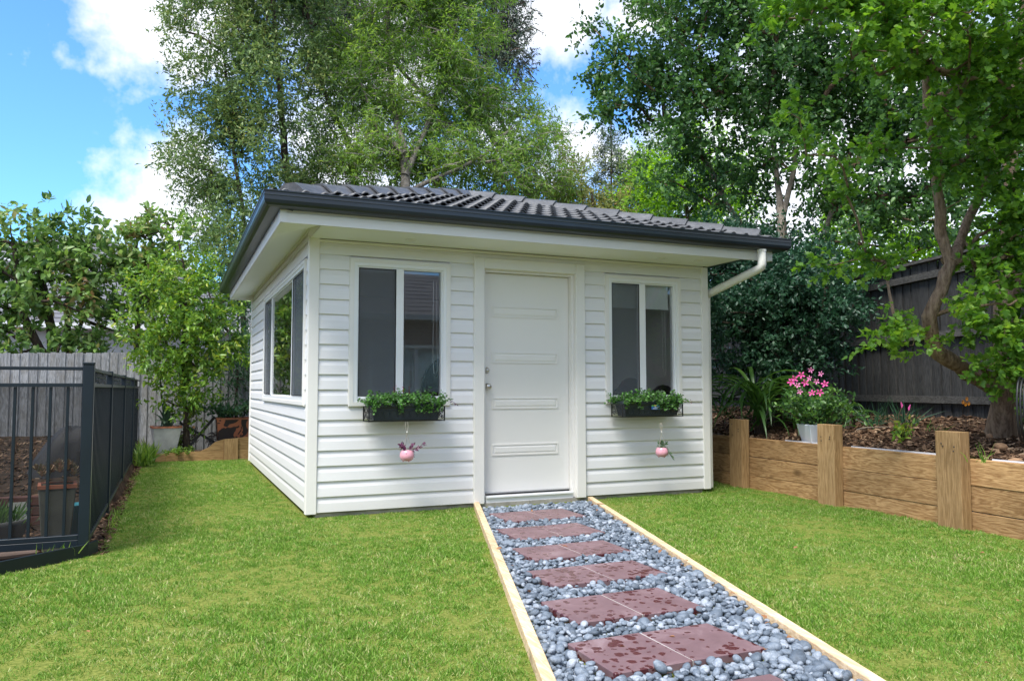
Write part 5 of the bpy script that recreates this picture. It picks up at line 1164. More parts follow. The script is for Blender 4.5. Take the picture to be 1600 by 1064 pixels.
blades('reed_grass', [(6.0, -.35, .60), (6.2, -.6, .62), (5.8, .0, .6)], 55, .06, .38, LM['shrub'], 'wispy dark grass at the foot of the dark fence, behind the pale pot', 'grass clump', .03, .7)
sprig_plant('mandevilla_seedling', tuple(at(1408, 652, 6.5)*[1,1,0]+[0,0,.60]), 'small plant with two pink buds in the middle of the mulch', 'seedling', 7, .03, .17, LM['lemon'], .05, tleaf(.4, .06), spread=.5, per=3)
for i_b, (u, v) in enumerate(((1409, 637), (1420, 641))):
    q = at(u, v, 6.35); t = thing('pink_bud', q, ['pink bud pointing up on the small seedling in the mulch', 'pink bud leaning right on the small seedling in the mulch'][i_b], 'flower bud'); MB().tube([(0, 0, 0), (.004, 0, .02), (.02 if i_b else -.006, 0, .045)], [.004, .009, .003], 6).build('petals', M['pinkfl'], t); MB().tube([(0, 0, 0), (-.01, .02, -.05), (-.01, .03, -.10)], .003, 4).build('stalk', M['bark_warm'], t)
blades('grass_tuft', [tuple(np.array(at(1535, 700, 5.3))*[1,1,0]+[0,0,.53])], 12, .03, .17, LM['bright'], 'bright green grass tuft in the mulch behind the largest post', 'grass tuft', .05, .9)
blades('grass_tuft', [tuple(np.array(at(1460, 628, 7.2))*[1,1,0]+[0,0,.64])], 16, .05, .15, LM['strap'], 'sparse dark tuft of grass near the base of the maple', 'grass tuft', .05, .7)
sk = thing('fallen_stick', (5.55, -.75, .60), 'pale fallen stick lying on the mulch right of the pale pot', 'stick', rz=.2); MB().tube([(-.30, 0, .02), (-.1, .02, .03), (.15, -.01, .03), (.42, .04, .02)], [.008, .009, .007, .004], 6).build('wood', M['bark_pale'], sk)
for (u, v, d_, s_, lab) in ((1562, 670, 6.3, .055, 'tan rounded rock on the mulch below the maple trunk'), (1585, 688, 5.7, .05, 'speckled tan rock at the right edge of the mulch'), (1548, 655, 6.9, .05, 'orange-brown stone lodged against the maple root')):
    q = at(u, v, d_); t = thing('rock', (q[0], q[1], float(bedz(q[0], q[1]))+.02), lab, 'rock'); o = inst('stone', pebs[int(rng.integers(0, 8))].copy(), t, (0, 0, 0), (0, 0, rng.random()*3), s_); o.data.materials.clear(); o.data.materials.append(plain('tan_rock', (.30, .18, .10), .9, .25, 2))
of = at(1508, 628, 7.6)
for i_b, (dx, dz) in enumerate(((-.035, 0), (.0, -.02), (.045, -.015), (.02, .03))):
    t = thing('orange_blossom', (of[0]+dx, of[1], of[2]+dz), ['leftmost orange blossom in front of the lowest rail of the dark fence', 'lowest orange blossom in front of the lowest rail of the dark fence', 'rightmost orange blossom in front of the lowest rail of the dark fence', 'topmost orange blossom in front of the lowest rail of the dark fence'][i_b], 'flower', 'orange blossoms at the dark fence')
    for a in range(6): MB().add([(0, 0, 0), (.022*math.cos(a*1.047), -.004, .022*math.sin(a*1.047)), (.022*math.cos(a*1.047+.8), -.004, .022*math.sin(a*1.047+.8))], [(0,1,2)]).build('petal', M['orange'], t)
    MB().tube([(0, .002, 0), (.01, .01, -.12), (.0, .01, -(of[2]+dz)+.62)], .002, 4).build('stalk', M['bark_dark'], t)
hc = at(1606, 640, 5.9); hz = thing('hose_coil', hc, 'coil of black hose with pale wires leaning at the foot of the maple, right edge', 'hose coil', rz=.4)
for k in range(3):
    r_ = .22+.012*k; MB().tube([(r_*.62*math.cos(a), .02*k, r_*math.sin(a)) for a in np.linspace(0, 2*math.pi, 29)], .009, 6).build('hose_loop', M['iron'], hz)
for k in range(9):
    a = rng.uniform(0, 6.28); b = a+rng.uniform(1.6, 3.6); MB().tube([(.14*math.cos(a), .02, .22*math.sin(a)), (rng.normal(0, .03), .0, rng.normal(0, .03)), (.14*math.cos(b), .02, .22*math.sin(b))], .0028, 4).build('wire', M['twine'], hz)



# ================================================================== TREES
def seg_tubes(nodes, parent, rad, mb, n=6):
    for i in range(len(nodes)):
        p = parent[i]
        if p < 0: continue
        mb.tube([nodes[p], nodes[i]], [max(rad[i], min(rad[p], rad[i]*1.35)), rad[i]], n if rad[i] > .02 else 4, False)
def tree(name, trunks, clumps, lab, cat, leaf, tmpl, lm, bark, ntips=90, nleaf=30000, r0=.12, tipr=.006, group=None, twig=.38, droop=0.0, sigma=.16, upn=.7, seed=1, outward=.6, wood=None):
    """trunks: polylines (list of points, radius at foot); clumps: (centre, radii) of the crown's leafy masses. Tips spread through the
    clumps grow branches to the nearest wood; twigs with leaves sprout at every tip."""
    global rng
    keep = rng; rng = np.random.default_rng(seed)
    root = thing(name, trunks[0][0][0], lab, cat, group)
    nodes = []; par = []; base = []
    for path, r_ in trunks:
        pts = [np.array(p, float) for p in path]; last = -1
        for a, b in zip(pts[:-1], pts[1:]):
            k = max(2, int(np.linalg.norm(b-a)/.35))
            for j in range(k):
                q = a+(b-a)*(j/k)+(rng.normal(0, .015, 3) if j else 0); nodes.append(q); par.append(last); base.append(r_); last = len(nodes)-1
        nodes.append(pts[-1]); par.append(last); base.append(r_)
    ntr = len(nodes)
    tips = []
    vol = np.array([c[1][0]*c[1][1]*c[1][2] for c in clumps])**.75; vol /= vol.sum()
    for (c, r_), w_ in zip(clumps, vol):
        for _ in range(max(2, int(round(ntips*w_)))):
            v = randu(1)[0]*rng.uniform(.35, 1.0)**.5; tips.append((np.array(c)+v*np.array(r_), np.array(c)))
    top0 = np.array(nodes)[:, 2].min()
    tips.sort(key=lambda t: np.min(np.linalg.norm(np.array(nodes)-t[0], axis=1)))
    tipi = []
    for tp, c in tips:
        A = np.array(nodes); d = tp-A; ds = np.linalg.norm(d, axis=1)
        cost = ds + .9*np.maximum(0, -d[:, 2]) + .25*(np.arange(len(A)) < 0)
        low = A[:, 2] < top0+.35*(tp[2]-top0); cost[:len(low)] += low*1.5
        i = int(np.argmin(cost)); a = A[i]; k = max(2, int(ds[i]/.28)); last = i
        for j in range(1, k+1):
            t = j/k; q = a+(tp-a)*t; q = q+[0, 0, .10*ds[i]*math.sin(math.pi*t)*(.6 if droop == 0 else -.2)]+rng.normal(0, .02*ds[i]**.5, 3)*(t < 1); nodes.append(q); par.append(last); last = len(nodes)-1
        tipi.append(last)
    cnt = np.zeros(len(nodes))
    for i in tipi: cnt[i] += 1
    for i in range(len(nodes)-1, -1, -1):
        if par[i] >= 0: cnt[par[i]] += cnt[i]
    rad = tipr*np.maximum(cnt, 1)**.52
    for i in range(ntr):                       # trunks taper from their own foot radius
        pass
    j = 0
    for path, r_ in trunks:
        pts = [np.array(p, float) for p in path]; n_ = sum(max(2, int(np.linalg.norm(b-a)/.35)) for a, b in zip(pts[:-1], pts[1:]))+1
        for q in range(n_): rad[j+q] = r_*(1-.70*q/n_)
        j += n_
    mb = MB(); j = 0
    for path, r_ in trunks:
        pts = [np.array(p, float) for p in path]; n_ = sum(max(2, int(np.linalg.norm(b-a)/.35)) for a, b in zip(pts[:-1], pts[1:]))+1
        P_ = np.array(nodes[j:j+n_]); rr = rad[j:j+n_].copy(); rr[0] *= 1.35
        t_ = MB().tube(P_-np.array(root.location), rr*(1+.08*np.sin(np.arange(n_)*1.9)), 12); t_.build('trunk', wood or bark, root); j += n_
    loc = np.array(root.location)
    for i in range(ntr, len(nodes)):
        p = par[i]
        if rad[i] > .0035: mb.tube([nodes[p]-loc, nodes[i]-loc], [min(rad[p], rad[i]*1.5), rad[i]], 6 if rad[i] > .015 else 4, False)
    # twigs and leaves
    npt = max(4, int(nleaf/len(tipi)/11)); LP = []; LA = []; tw = MB()
    for ti, (tp, c) in zip(tipi, tips):
        o_ = tp-c; o_ = o_/(np.linalg.norm(o_)+1e-6)
        for _ in range(npt):
            d = randu(1)[0]*1.0+o_*outward+np.array([0, 0, .25-droop]); d /= np.linalg.norm(d); ln = twig*rng.uniform(.5, 1.15); q = nodes[ti]+rng.normal(0, sigma, 3); nl = 11
            tt = (np.arange(nl)+.5)/nl; pos = q+d*ln*tt[:, None]+np.array([0, 0, -1.0])*(droop*.5*ln*tt**2)[:, None]
            LP.append(pos+rng.normal(0, leaf*.25, pos.shape)); sd = randu(nl); LA.append(d*.7+sd*.9+np.array([0, 0, -.25-droop*1.2]))
            tw.add([q-d*.02-loc, q+d*ln-loc+[0, 0, -droop*.5*ln], q+d*ln*.5-loc+[.004, .004, .0]], [(0, 1, 2)])
    LP = np.concatenate(LP); LA = np.concatenate(LA); n = len(LP)
    Nn = randu(n)*.9+[0, 0, upn]
    cl_ = np.sin(LP[:, 0]*2.3+seed)*np.sin(LP[:, 1]*2.1)*np.sin(LP[:, 2]*2.6+1)
    rv = np.clip(rng.beta(2, 2.4, n)+.22*cl_, 0, 1)
    tag(mb.build('branches', bark, root), kind='stuff'); tw_o = tag(tw.build('twigs', bark, root), kind='stuff')
    cr = link('crown', leafmesh('crown', LP-loc, LA, Nn, leaf*rng.uniform(.65, 1.3, n), *tmpl, rv, lm), None, root); tag(cr, kind='stuff')
    rng = keep
    return root
def cl(u, v, d, r_, rz=None, ry=None): return (at(u, v, d), (r_, ry or r_, rz or r_))

T_ = []
# 1 olive-green tall tree behind the left fence
tree('tall_tree', [([(*at(455, 500, 17)[:2], 0), tuple(at(450, 300, 17)), tuple(at(440, 180, 17)), tuple(at(430, 50, 17)), tuple(at(420, -100, 17.2))], .12), ([(*at(550, 500, 17.2)[:2], 0), tuple(at(552, 290, 17.2)), tuple(at(545, 225, 17.2)), tuple(at(505, 140, 17.2)), tuple(at(480, 20, 17.3))], .10), ([(*at(385, 500, 16.4)[:2], 0), tuple(at(380, 330, 16.4)), tuple(at(360, 210, 16.5)), tuple(at(350, 90, 16.8))], .07)],
     [cl(352, 55, 17, 1.1), cl(440, 20, 17, 1.25), cl(385, -70, 17, 1.3), cl(480, -90, 17.5, 1.2), cl(420, -190, 17.3, 1.1), cl(335, 150, 16.8, .9), cl(420, 130, 16.6, 1.15), cl(500, 150, 17.2, .75), cl(350, 235, 16.5, 1.0), cl(450, 225, 16.5, 1.1), cl(310, 290, 16.3, .55), cl(370, 320, 16.2, .85), cl(320, 380, 15.4, .6), cl(370, 420, 15, .55), cl(290, 245, 16.5, .35), cl(510, 260, 17, .6)],
     'tall olive-green tree with fine leaves towering over the left end of the cabin roof', 'tree', .095, tq(.40), LM['olive'], M['bark_dark'], 250, 82000, .17, .008, seed=11, group='tall trees behind the cabin', twig=.45, sigma=.2)
# 2 fresh green eucalypt-like tree in the middle
tree('eucalypt', [([(*at(635, 500, 16.6)[:2], 0), tuple(at(633, 300, 16.6)), tuple(at(630, 235, 17.0)), tuple(at(612, 150, 17.9)), tuple(at(605, 40, 18.4)), tuple(at(620, -80, 18.6))], .15), ([tuple(at(633, 275, 16.7)), tuple(at(655, 225, 17.2)), tuple(at(680, 160, 18)), tuple(at(702, 60, 18.4)), tuple(at(705, -60, 18.6))], .065), ([tuple(at(640, 300, 16.8)), tuple(at(690, 275, 17)), tuple(at(760, 240, 17.5)), tuple(at(800, 200, 18))], .05), ([tuple(at(632, 240, 16.6)), tuple(at(590, 205, 16.8)), tuple(at(560, 120, 17))], .05)],
     [cl(560, 110, 17.5, .8, 1.0), cl(600, 170, 17.5, .6), cl(650, 30, 18, 1.05), cl(715, 60, 18, .9), cl(660, -70, 18, 1.1), cl(740, -60, 18, .8), cl(690, 130, 18, .75), cl(735, 140, 18.2, .6), cl(575, 235, 17, .65), cl(640, 215, 17.3, .55), cl(700, 225, 18, .85), cl(770, 215, 18.4, .75), cl(825, 180, 18.5, .4), cl(830, 225, 18.5, .6), cl(760, 275, 17.8, .8), cl(650, 270, 17.2, .6), cl(545, 280, 16.8, .5), cl(850, 280, 18.2, .6), cl(540, 150, 17.2, .45)],
     'tall fresh-green tree with pale grey trunk directly behind the middle of the roof', 'tree', .12, tq(.24), LM['bright'], M['bark_grey'], 250, 78000, .19, .008, seed=12, group='tall trees behind the cabin', twig=.5, droop=.15, sigma=.2)
# 3 darker tree far behind, top of the picture
tree('distant_tree', [([(11.5, 17.5, 0), (11.4, 17.5, 6), tuple(at(670, 60, 27)), tuple(at(680, -60, 27))], .22), ([(11.4, 17.5, 7), tuple(at(735, 120, 27)), tuple(at(770, 10, 27))], .10), ([(11.4, 17.5, 6), tuple(at(580, 60, 27)), tuple(at(540, -40, 27))], .12)],
     [cl(520, 30, 27, 1.4), cl(560, -40, 27, 1.8), cl(490, -50, 27, 1.4), cl(600, 60, 27, 1.0), cl(760, 10, 27, 1.3), cl(800, 60, 27, .75), cl(785, 105, 27, .7), cl(690, -60, 27, 1.8), cl(790, -60, 27, 1.2), cl(755, 90, 27, .8), cl(535, 110, 27, 1.0), cl(770, 145, 27, .45)],
     'dark hazy tree far behind, its drooping top above the fresh-green tree', 'tree', .12, tq(.32), LM['far'], M['bark_dark'], 230, 90000, .3, .012, seed=13, group='tall trees behind the cabin', twig=.6, droop=.35, sigma=.3)
# 4 low yellow-green shrubs and a slender tree in the gap
for i, (u, v, r_, lab, lm_, d_) in enumerate(((875, 275, .75, 'yellow-green shrub just above the middle of the roof, left of the slender tree', 'yellowish', 20), (925, 300, .7, 'pinkish-yellow bush behind the roof below the slender tree', 'yellowish', 19), (985, 290, .75, 'olive bush behind the roof, right of the slender tree', 'olive', 20), (1015, 255, .55, 'small leafy top between the slender tree and the big dark tree', 'olive', 20.5))):
    c = at(u, v, d_); tree('background_shrub', [([(c[0], c[1], 0), (c[0]+.1, c[1], c[2]*.6), (c[0], c[1], c[2])], .07)], [cl(u, v, d_, r_, r_*1.1), cl(u+15, v+45, d_, r_*1.1), cl(u-20, v+60, d_, r_)], lab, 'shrub', .085, tq(.4), LM[lm_], M['bark_dark'], 44, 8500, .07, .008, seed=20+i, group='shrubs showing above the roof', twig=.4)
c = at(955, 290, 20)
tree('slender_tree', [([(c[0], c[1], 0), (c[0], c[1], c[2]), tuple(at(955, 190, 20))], .05)], [cl(955, 200, 20, .16, .3), cl(952, 225, 20, .3, .35), cl(958, 252, 20, .36, .35), cl(955, 280, 20, .45, .4)], 'slender pointed small-leaved tree standing against the white cloud in the gap', 'tree', .075, tq(.35), LM['far'], M['bark_dark'], 44, 4200, .05, .006, seed=31, twig=.25, sigma=.06)
# 5 lime foliage behind the dark tree, right of the roof
c = at(1085, 310, 15)
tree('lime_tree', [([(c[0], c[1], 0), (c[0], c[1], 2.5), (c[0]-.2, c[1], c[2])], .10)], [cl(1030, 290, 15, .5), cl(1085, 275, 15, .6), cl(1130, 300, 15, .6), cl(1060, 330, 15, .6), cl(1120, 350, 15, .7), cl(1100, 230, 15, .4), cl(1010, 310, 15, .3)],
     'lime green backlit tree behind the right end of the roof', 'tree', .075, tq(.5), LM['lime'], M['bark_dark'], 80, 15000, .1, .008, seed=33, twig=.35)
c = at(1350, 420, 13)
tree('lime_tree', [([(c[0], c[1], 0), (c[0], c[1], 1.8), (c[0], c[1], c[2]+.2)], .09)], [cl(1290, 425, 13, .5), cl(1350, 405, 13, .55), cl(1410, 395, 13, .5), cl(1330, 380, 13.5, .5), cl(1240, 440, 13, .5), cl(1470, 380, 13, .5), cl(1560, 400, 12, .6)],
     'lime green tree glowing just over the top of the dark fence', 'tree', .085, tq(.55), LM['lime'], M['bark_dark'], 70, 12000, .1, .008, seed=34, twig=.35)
# 6 the big glossy dark tree
b = at(1222, 560, 10.6)
tr6 = [([(b[0], b[1], .6), tuple(at(1222, 450, 10.3)), tuple(at(1219, 330, 10.2)), tuple(at(1215, 290, 10.6)), tuple(at(1200, 150, 10.8))], .075), ([(b[0]+.12, b[1], .6), tuple(at(1236, 460, 10.35)), tuple(at(1224, 340, 10.25)), tuple(at(1240, 270, 10.3)), tuple(at(1262, 120, 10.8))], .055), ([(b[0]+.3, b[1], .6), tuple(at(1262, 430, 10.4)), tuple(at(1300, 330, 10.2)), tuple(at(1330, 260, 10.2))], .06), ([(b[0]-.2, b[1], .6), tuple(at(1170, 380, 11.2)), tuple(at(1100, 250, 11.5)), tuple(at(1060, 190, 11.6))], .07)]
tree('dark_tree', tr6, [cl(960, 55, 11.5, .42), cl(945, 95, 11.5, .25), cl(985, 115, 11.5, .5), cl(945, 150, 11.5, .25), cl(1010, 180, 11.3, .5), cl(1045, 60, 11.3, .75), cl(1060, -50, 11.3, 1.0), cl(1070, 150, 11.2, .75), cl(1130, 70, 11, .9), cl(1160, -60, 11, 1.1), cl(1140, 200, 11, .8), cl(1070, 235, 11, .5), cl(1200, 140, 10.8, .85), cl(1230, 20, 10.8, 1.0), cl(1200, 250, 11.3, .7), cl(1280, 110, 10.6, .9), cl(1290, 230, 10.3, .8), cl(1350, 160, 10.3, .85), cl(1340, 20, 10.5, 1.1), cl(1430, 80, 10.2, 1.0), cl(1390, 250, 10.2, .8), cl(1150, 290, 11.3, .6), cl(1320, 330, 10, .65), cl(1400, 340, 10, .6), cl(1480, 220, 10.2, .9), cl(1175, 370, 11.4, .5), cl(1265, 390, 11.0, .5), cl(1040, 290, 11, .3), cl(1530, 100, 10.4, 1.0), cl(1470, 330, 9.8, .6), cl(1560, 260, 10, .8)],
     'big glossy dark green tree with several thin trunks, right of the cabin', 'tree', .070, tleaf(.55, .08), LM['dark'], M['bark_warm'], 400, 84000, .1, .0075, seed=41, group=None, twig=.30, sigma=.13, upn=.4, wood=M['bark_pale'])
# 7 dark shrub at the cabin's right side
b = at(1215, 600, 9.4)
tree('dense_shrub', [([(b[0], b[1], .5), tuple(at(1215, 520, 9.4)), tuple(at(1200, 450, 9.4))], .04), ([(b[0]+.3, b[1], .5), tuple(at(1280, 500, 9.2)), tuple(at(1290, 450, 9.2))], .03)],
     [cl(1145, 450, 10, .5), cl(1200, 470, 9.6, .5), cl(1255, 460, 9.4, .45), cl(1150, 520, 9.6, .5), cl(1215, 530, 9.4, .42), cl(1270, 515, 9.3, .38), cl(1310, 470, 9.2, .28), cl(1125, 490, 10.2, .45), cl(1180, 420, 10, .5), cl(1240, 410, 9.8, .45), cl(1130, 400, 10.4, .45), cl(1290, 555, 9.3, .22), cl(1170, 560, 9.8, .3)],
     'dense blue-green shrub filling the space between the cabin wall and the dark fence', 'shrub', .055, tleaf(.5, .08), LM['shrub'], M['bark_dark'], 190, 44000, .04, .006, seed=43, twig=.22, sigma=.10)
# 8 maple: leaning limb and big trunk
def mp_(u, v, d): return tuple(at(u, v, d))
trm = [([(5.68, -2.0, .62), mp_(1566, 615, 6.75), mp_(1530, 590, 6.7), mp_(1500, 572, 6.6), mp_(1466, 552, 6.5), mp_(1455, 520, 6.45), mp_(1462, 470, 6.4), mp_(1477, 428, 6.4), mp_(1480, 395, 6.4), mp_(1470, 330, 6.4), mp_(1462, 250, 6.4), mp_(1448, 170, 6.4), mp_(1440, 90, 6.3), mp_(1430, -40, 6.1)], .078),
       ([(5.80, -1.95, .62), mp_(1575, 600, 6.9), mp_(1572, 480, 7.0), mp_(1578, 380, 7.0), mp_(1580, 300, 7.0), mp_(1590, 160, 6.9), mp_(1600, -60, 6.6)], .115),
       ([mp_(1482, 410, 6.4), mp_(1500, 380, 6.5), mp_(1530, 310, 6.6), mp_(1560, 230, 6.6), mp_(1570, 150, 6.6)], .05)]
mcl = [cl(1235, 15, 5.4, .24, .20), cl(1290, 35, 5.4, .28, .20), cl(1345, 45, 5.4, .30, .22), cl(1400, 25, 5.5, .34, .25), cl(1340, -30, 5.5, .4, .2), cl(1240, -40, 5.5, .35, .2), cl(1450, 60, 5.6, .34), cl(1510, 40, 5.7, .4), cl(1570, 60, 5.8, .4), cl(1410, 120, 5.8, .26, .16), cl(1470, 140, 5.9, .28), cl(1540, 140, 6, .35), cl(1600, 120, 6, .4), cl(1500, 210, 6, .28), cl(1560, 220, 6.1, .3), cl(1400, 210, 6, .22, .12), cl(1560, 310, 6.2, .3), cl(1610, 250, 6.2, .35), cl(1600, 370, 6.2, .3), cl(1540, 380, 6.2, .28), cl(1575, 440, 6.2, .26), cl(1595, 420, 6.0, .24), cl(1545, 490, 6.1, .2), cl(1580, 540, 6.1, .2), cl(1575, 600, 6.1, .13), cl(1540, 570, 6.2, .12), cl(1515, 480, 6.2, .14), cl(1600, 500, 6.2, .24), cl(1550, 520, 6.3, .22), cl(1560, 580, 6.25, .16), cl(1595, 560, 6.2, .2),
       cl(1410, 500, 6.3, .14, .10), cl(1430, 540, 6.25, .10, .07), cl(1385, 515, 6.2, .08, .05), cl(1360, 400, 6.3, .14, .06), cl(1400, 410, 6.3, .16, .08), cl(1310, 410, 6.5, .12, .05), cl(1250, 180, 6, .14, .05), cl(1290, 240, 6, .16, .06), cl(1340, 300, 6.1, .16, .08), cl(1500, -60, 5.6, .5, .2), cl(1600, -50, 5.8, .5, .25), cl(1660, 100, 6, .45), cl(1670, 300, 6.2, .45), cl(1660, 480, 6.2, .35)]
tree('maple_tree', trm, mcl, 'maple tree with star-shaped fresh green leaves and a bent leaning limb, right edge', 'tree', .047, tmaple(), LM['maple'], M['bark_tan'], 320, 26500, .1, .0040, seed=51, twig=.17, sigma=.055, upn=1.1, outward=.3)
# 9 broad-leaved trees behind the left fence
tree('broad_leaf_tree', [([(at(88, 560, 13.6)[0], at(88, 560, 13.6)[1], 0), mp_(82, 540, 13.6), mp_(72, 480, 13.6), mp_(66, 440, 13.6), mp_(60, 370, 13.6)], .12), ([mp_(72, 560, 13.6), mp_(55, 530, 13.5), mp_(38, 495, 13.5), mp_(28, 440, 13.4), mp_(20, 380, 13.4)], .08), ([mp_(68, 470, 13.6), mp_(30, 440, 13.4), mp_(5, 425, 13.4)], .05)],
     [cl(15, 394, 13.5, .6), cl(65, 379, 13.5, .55), cl(115, 389, 13.5, .5), cl(-40, 414, 13.5, .7), cl(15, 454, 13.3, .5), cl(75, 434, 13.4, .5), cl(130, 434, 13.4, .5), cl(20, 492, 13.2, .45), cl(100, 467, 13.3, .45), cl(10, 542, 13.2, .45), cl(95, 542, 13.2, .3), cl(-40, 492, 13.3, .5), cl(50, 364, 13.5, .35), cl(130, 552, 13.3, .25)],
     'broad-leaved tree with dark trunks behind the fence at the left edge', 'tree', .135, tleaf(.48, .07), LM['big'], M['bark_dark'], 105, 6000, .12, .009, seed=61, group='broad-leaved trees behind the left fence', twig=.24, sigma=.12, outward=.5)
b = at(103, 570, 14.0)
tree('broad_leaf_tree', [([(b[0], b[1], 0), mp_(106, 540, 14), mp_(103, 480, 14), mp_(120, 420, 14), mp_(140, 380, 14)], .08), ([mp_(106, 545, 14), mp_(130, 500, 14), mp_(190, 520, 14.2), mp_(150, 460, 14)], .05), ([(at(215, 560, 14.2)[0], at(215, 560, 14.2)[1], 0), mp_(215, 500, 14.2), mp_(205, 430, 14.2), mp_(215, 370, 14.2)], .08)],
     [cl(165, 399, 14, .45), cl(215, 389, 14, .5), cl(255, 384, 14, .45), cl(185, 434, 14, .5), cl(240, 434, 14, .5), cl(160, 452, 14, .4), cl(270, 454, 14, .4), cl(150, 512, 13.8, .35), cl(220, 472, 14, .4), cl(135, 552, 13.6, .3), cl(200, 552, 13.8, .3), cl(240, 364, 14, .3)],
     'second broad-leaved tree behind the fence, between the left trunks and the lemon tree', 'tree', .125, tleaf(.48, .07), LM['big'], M['bark_dark'], 95, 5600, .12, .009, seed=62, group='broad-leaved trees behind the left fence', twig=.24, sigma=.12, outward=.5)
# 10 lemon tree in front of the back fence
b = at(292, 690, 11.9)
tree('lemon_tree', [([(b[0], b[1], .12), mp_(290, 640, 11.9), mp_(284, 590, 11.9), mp_(287, 520, 11.9), mp_(292, 440, 11.9), mp_(280, 380, 11.9)], .042), ([mp_(286, 620, 11.9), mp_(300, 560, 11.9), mp_(320, 480, 11.9)], .022), ([mp_(287, 600, 11.9), mp_(262, 540, 11.8), mp_(235, 490, 11.8)], .022)],
     [cl(227, 458, 11.8, .30), cl(262, 428, 11.8, .34), cl(307, 413, 11.9, .3), cl(242, 508, 11.7, .36), cl(292, 478, 11.7, .42), cl(330, 468, 11.9, .34), cl(345, 518, 12, .34), cl(262, 540, 11.7, .36), cl(300, 530, 11.6, .42), cl(350, 560, 12, .30), cl(282, 590, 11.7, .32), cl(320, 595, 11.8, .30), cl(297, 630, 11.8, .22), cl(267, 620, 11.8, .22), cl(247, 570, 11.8, .25), cl(282, 378, 11.9, .16)],
     'bright yellow-green lemon tree with a thin trunk in front of the back fence', 'tree', .082, tleaf(.42, .08), LM['lemon'], M['bark_dark'], 130, 11000, .04, .0045, seed=71, twig=.24, sigma=.08)
# 11 oleander-like leaves by the cabin's back corner
b = at(372, 640, 13.2)
tree('oleander', [([(b[0], b[1], .1), mp_(370, 560, 13.2), mp_(372, 500, 13.2)], .03)], [cl(372, 590, 13, .28), cl(378, 545, 13, .30), cl(365, 500, 13.3, .3), cl(380, 465, 13.5, .35), cl(345, 460, 13.6, .3), cl(385, 420, 14, .4)],
     'narrow-leaved bush by the back corner of the cabin, in front of the grey fence', 'shrub', .11, tq(.2), LM['rose'], M['bark_dark'], 46, 5200, .03, .005, seed=72, twig=.26)

# ================================================================== neighbouring houses
def house(name, lab, x0, x1, y0, y1, ze, pitch, wmat, rmat, hip=True):
    h = thing(name, ((x0+x1)/2, (y0+y1)/2, 0), lab, 'house'); cx, cy = (x0+x1)/2, (y0+y1)/2; a, b = (x1-x0)/2, (y1-y0)/2
    MB().box((-a, -b, -.2), (a, b, ze-.12)).build('wall', wmat, h)
    ov = .5; A, B = a+ov, b+ov; rh = min(A, B)*math.tan(pitch); r_ = A-min(A, B)
    rr = MB()
    k = int(min(A, B)/math.cos(pitch)/.33)
    for i in range(k):                        # lapped courses of tiles on each slope
        t0, t1 = i/k, (i+1.1)/k; m0, m1 = min(A, B)*t0, min(A, B)*t1; z0, z1 = ze+rh*t0+.03, ze+rh*t1
        q0 = [(-A+m0, -B+m0), (A-m0, -B+m0), (A-m0, B-m0), (-A+m0, B-m0)]; q1 = [(-A+m1, -B+m1), (A-m1, -B+m1), (A-m1, B-m1), (-A+m1, B-m1)]
        if min(A, B)-m1 < 0: q1 = [(-r_, 0), (r_, 0), (r_, 0), (-r_, 0)]; z1 = ze+rh
        for s_ in range(4):
            n_ = (s_+1) % 4; rr.add([(*q0[s_], z0), (*q0[n_], z0), (*q1[n_], z1), (*q1[s_], z1)], [(0,1,2,3)]); rr.add([(*q0[s_], z0-.03), (*q0[n_], z0-.03), (*q0[n_], z0), (*q0[s_], z0)], [(0,1,2,3)])
    rr.build('roof', rmat, h); g_ = MB()
    for (p, q) in (((-A, -B), (A, -B)), ((A, -B), (A, B)), ((A, B), (-A, B)), ((-A, B), (-A, -B))): g_.obox((*p, ze-.06), (*q, ze-.06), .1, .14)
    tag(g_.build('gutter', M['white'], h), kind='stuff'); MB().box((-A+.04, -B+.04, ze-.14), (A-.04, B-.04, ze-.10)).build('eaves', M['white'], h)
    return h, a, b
c = at(200, 560, 21)
h1, a, b = house('neighbour_house', 'pale rendered house with grey tiled roof glimpsed behind the left trees', c[0]-7, c[0]+5.0, c[1]+.5, c[1]+9, 2.75, R(24), M['hwall'], M['hroof'])
for x in (-4.5, -1.2, 2.2):
    f_ = MB().ring((x, .9, x+1.5, 2.1), (x+.07, .97, x+1.43, 2.03), -b-.03, -b+.02).build('window', M['white'], h1); MB().add([(x+.06, -b-.005, .96), (x+1.44, -b-.005, .96), (x+1.44, -b-.005, 2.04), (x+.06, -b-.005, 2.04)], [(0,1,2,3)]).build('pane', M['glass'], f_)
c2 = at(110, 470, 24)
h3, a, b = house('upper_storey_house', 'white two-storey house showing in chinks between the broad-leaved trees', c2[0]-3.5, c2[0]+3.0, c2[1]+2, c2[1]+8, 5.2, R(22), M['hwall'], M['hroof'])
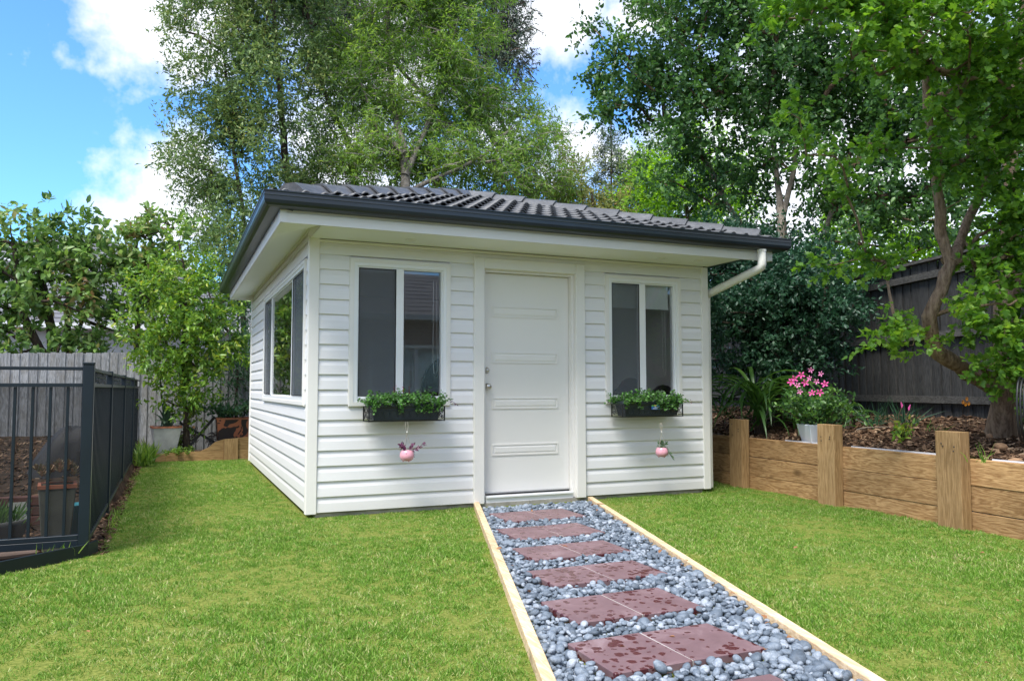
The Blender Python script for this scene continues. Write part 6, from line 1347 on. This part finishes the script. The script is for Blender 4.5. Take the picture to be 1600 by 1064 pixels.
# main brick house behind the viewer, mirrored in the front windows
h2 = thing('brick_house', (2.5, -13.5, 0), 'brown brick house with grey tiled roof and white windows, mirrored in the cabin windows', 'house')
wb_ = MB()
for q in (((-7.5, 0, -.2), (.6, 2.2, 2.65)), ((.6, 0, -.2), (2.9, .3, .95)), ((.6, 0, 2.05), (2.9, .3, 2.65)), ((2.9, 0, -.2), (9, 2.2, 2.65))): wb_.box((q[0][0], q[0][1]-2.2+2.4, q[0][2]), (q[1][0], 2.4, q[1][2]))
wb_.build('wall', M['brickwall'], h2)
f_ = MB().ring((.6, .95, 2.9, 2.05), (.67, 1.02, 2.83, 1.98), 2.30, 2.42).box((1.70, 2.32, 1.02), (1.78, 2.40, 1.98)).box((.67, 2.32, 1.46), (1.70, 2.38, 1.52)).build('window', M['white'], h2)
MB().add([(.66, 2.34, 1.0), (2.84, 2.34, 1.0), (2.84, 2.34, 2.0), (.66, 2.34, 2.0)], [(3,2,1,0)]).build('pane', M['glass'], f_)
cvm = MB(); cps = [(.66+i*.045, 2.24+.02*math.sin(i*1.6)) for i in range(49)]; cvm.add([(x, y, .98) for x, y in cps]+[(x, y, 2.0) for x, y in cps], [(i, i+1, i+50, i+49) for i in range(48)], True); cvm.build('curtain', M['blind'], f_)
rr = MB(); 
for i in range(11):
    z0, y0 = 2.72+.13*i, 3.0-.30*i; rr.add([(-8, y0, z0), (9.5, y0, z0), (9.5, y0-.33, z0+.13), (-8, y0-.33, z0+.13), (-8, y0, z0-.035), (9.5, y0, z0-.035)], [(0,1,2,3)[::-1], (4,5,1,0)[::-1]])
rr.build('roof', M['hroof'], h2); MB().obox((-8, 3.02, 2.66), (9.5, 3.02, 2.66), .11, .12).build('gutter', M['hwall'], h2); MB().box((-8, 2.42, 2.60), (9.5, 2.98, 2.62)).build('eaves', M['white'], h2)

for r_, l_ in ((rw, (4.6, -1, GZ)), (te, (-.7, 6, GZ)), (bf, (FX, FY, -.05)), (ks, (-1.5, -.8, -.05)), (rf, (-2, 7.45, 0)), (rf2, (6.9, 0, .6))): rebase(r_, l_)
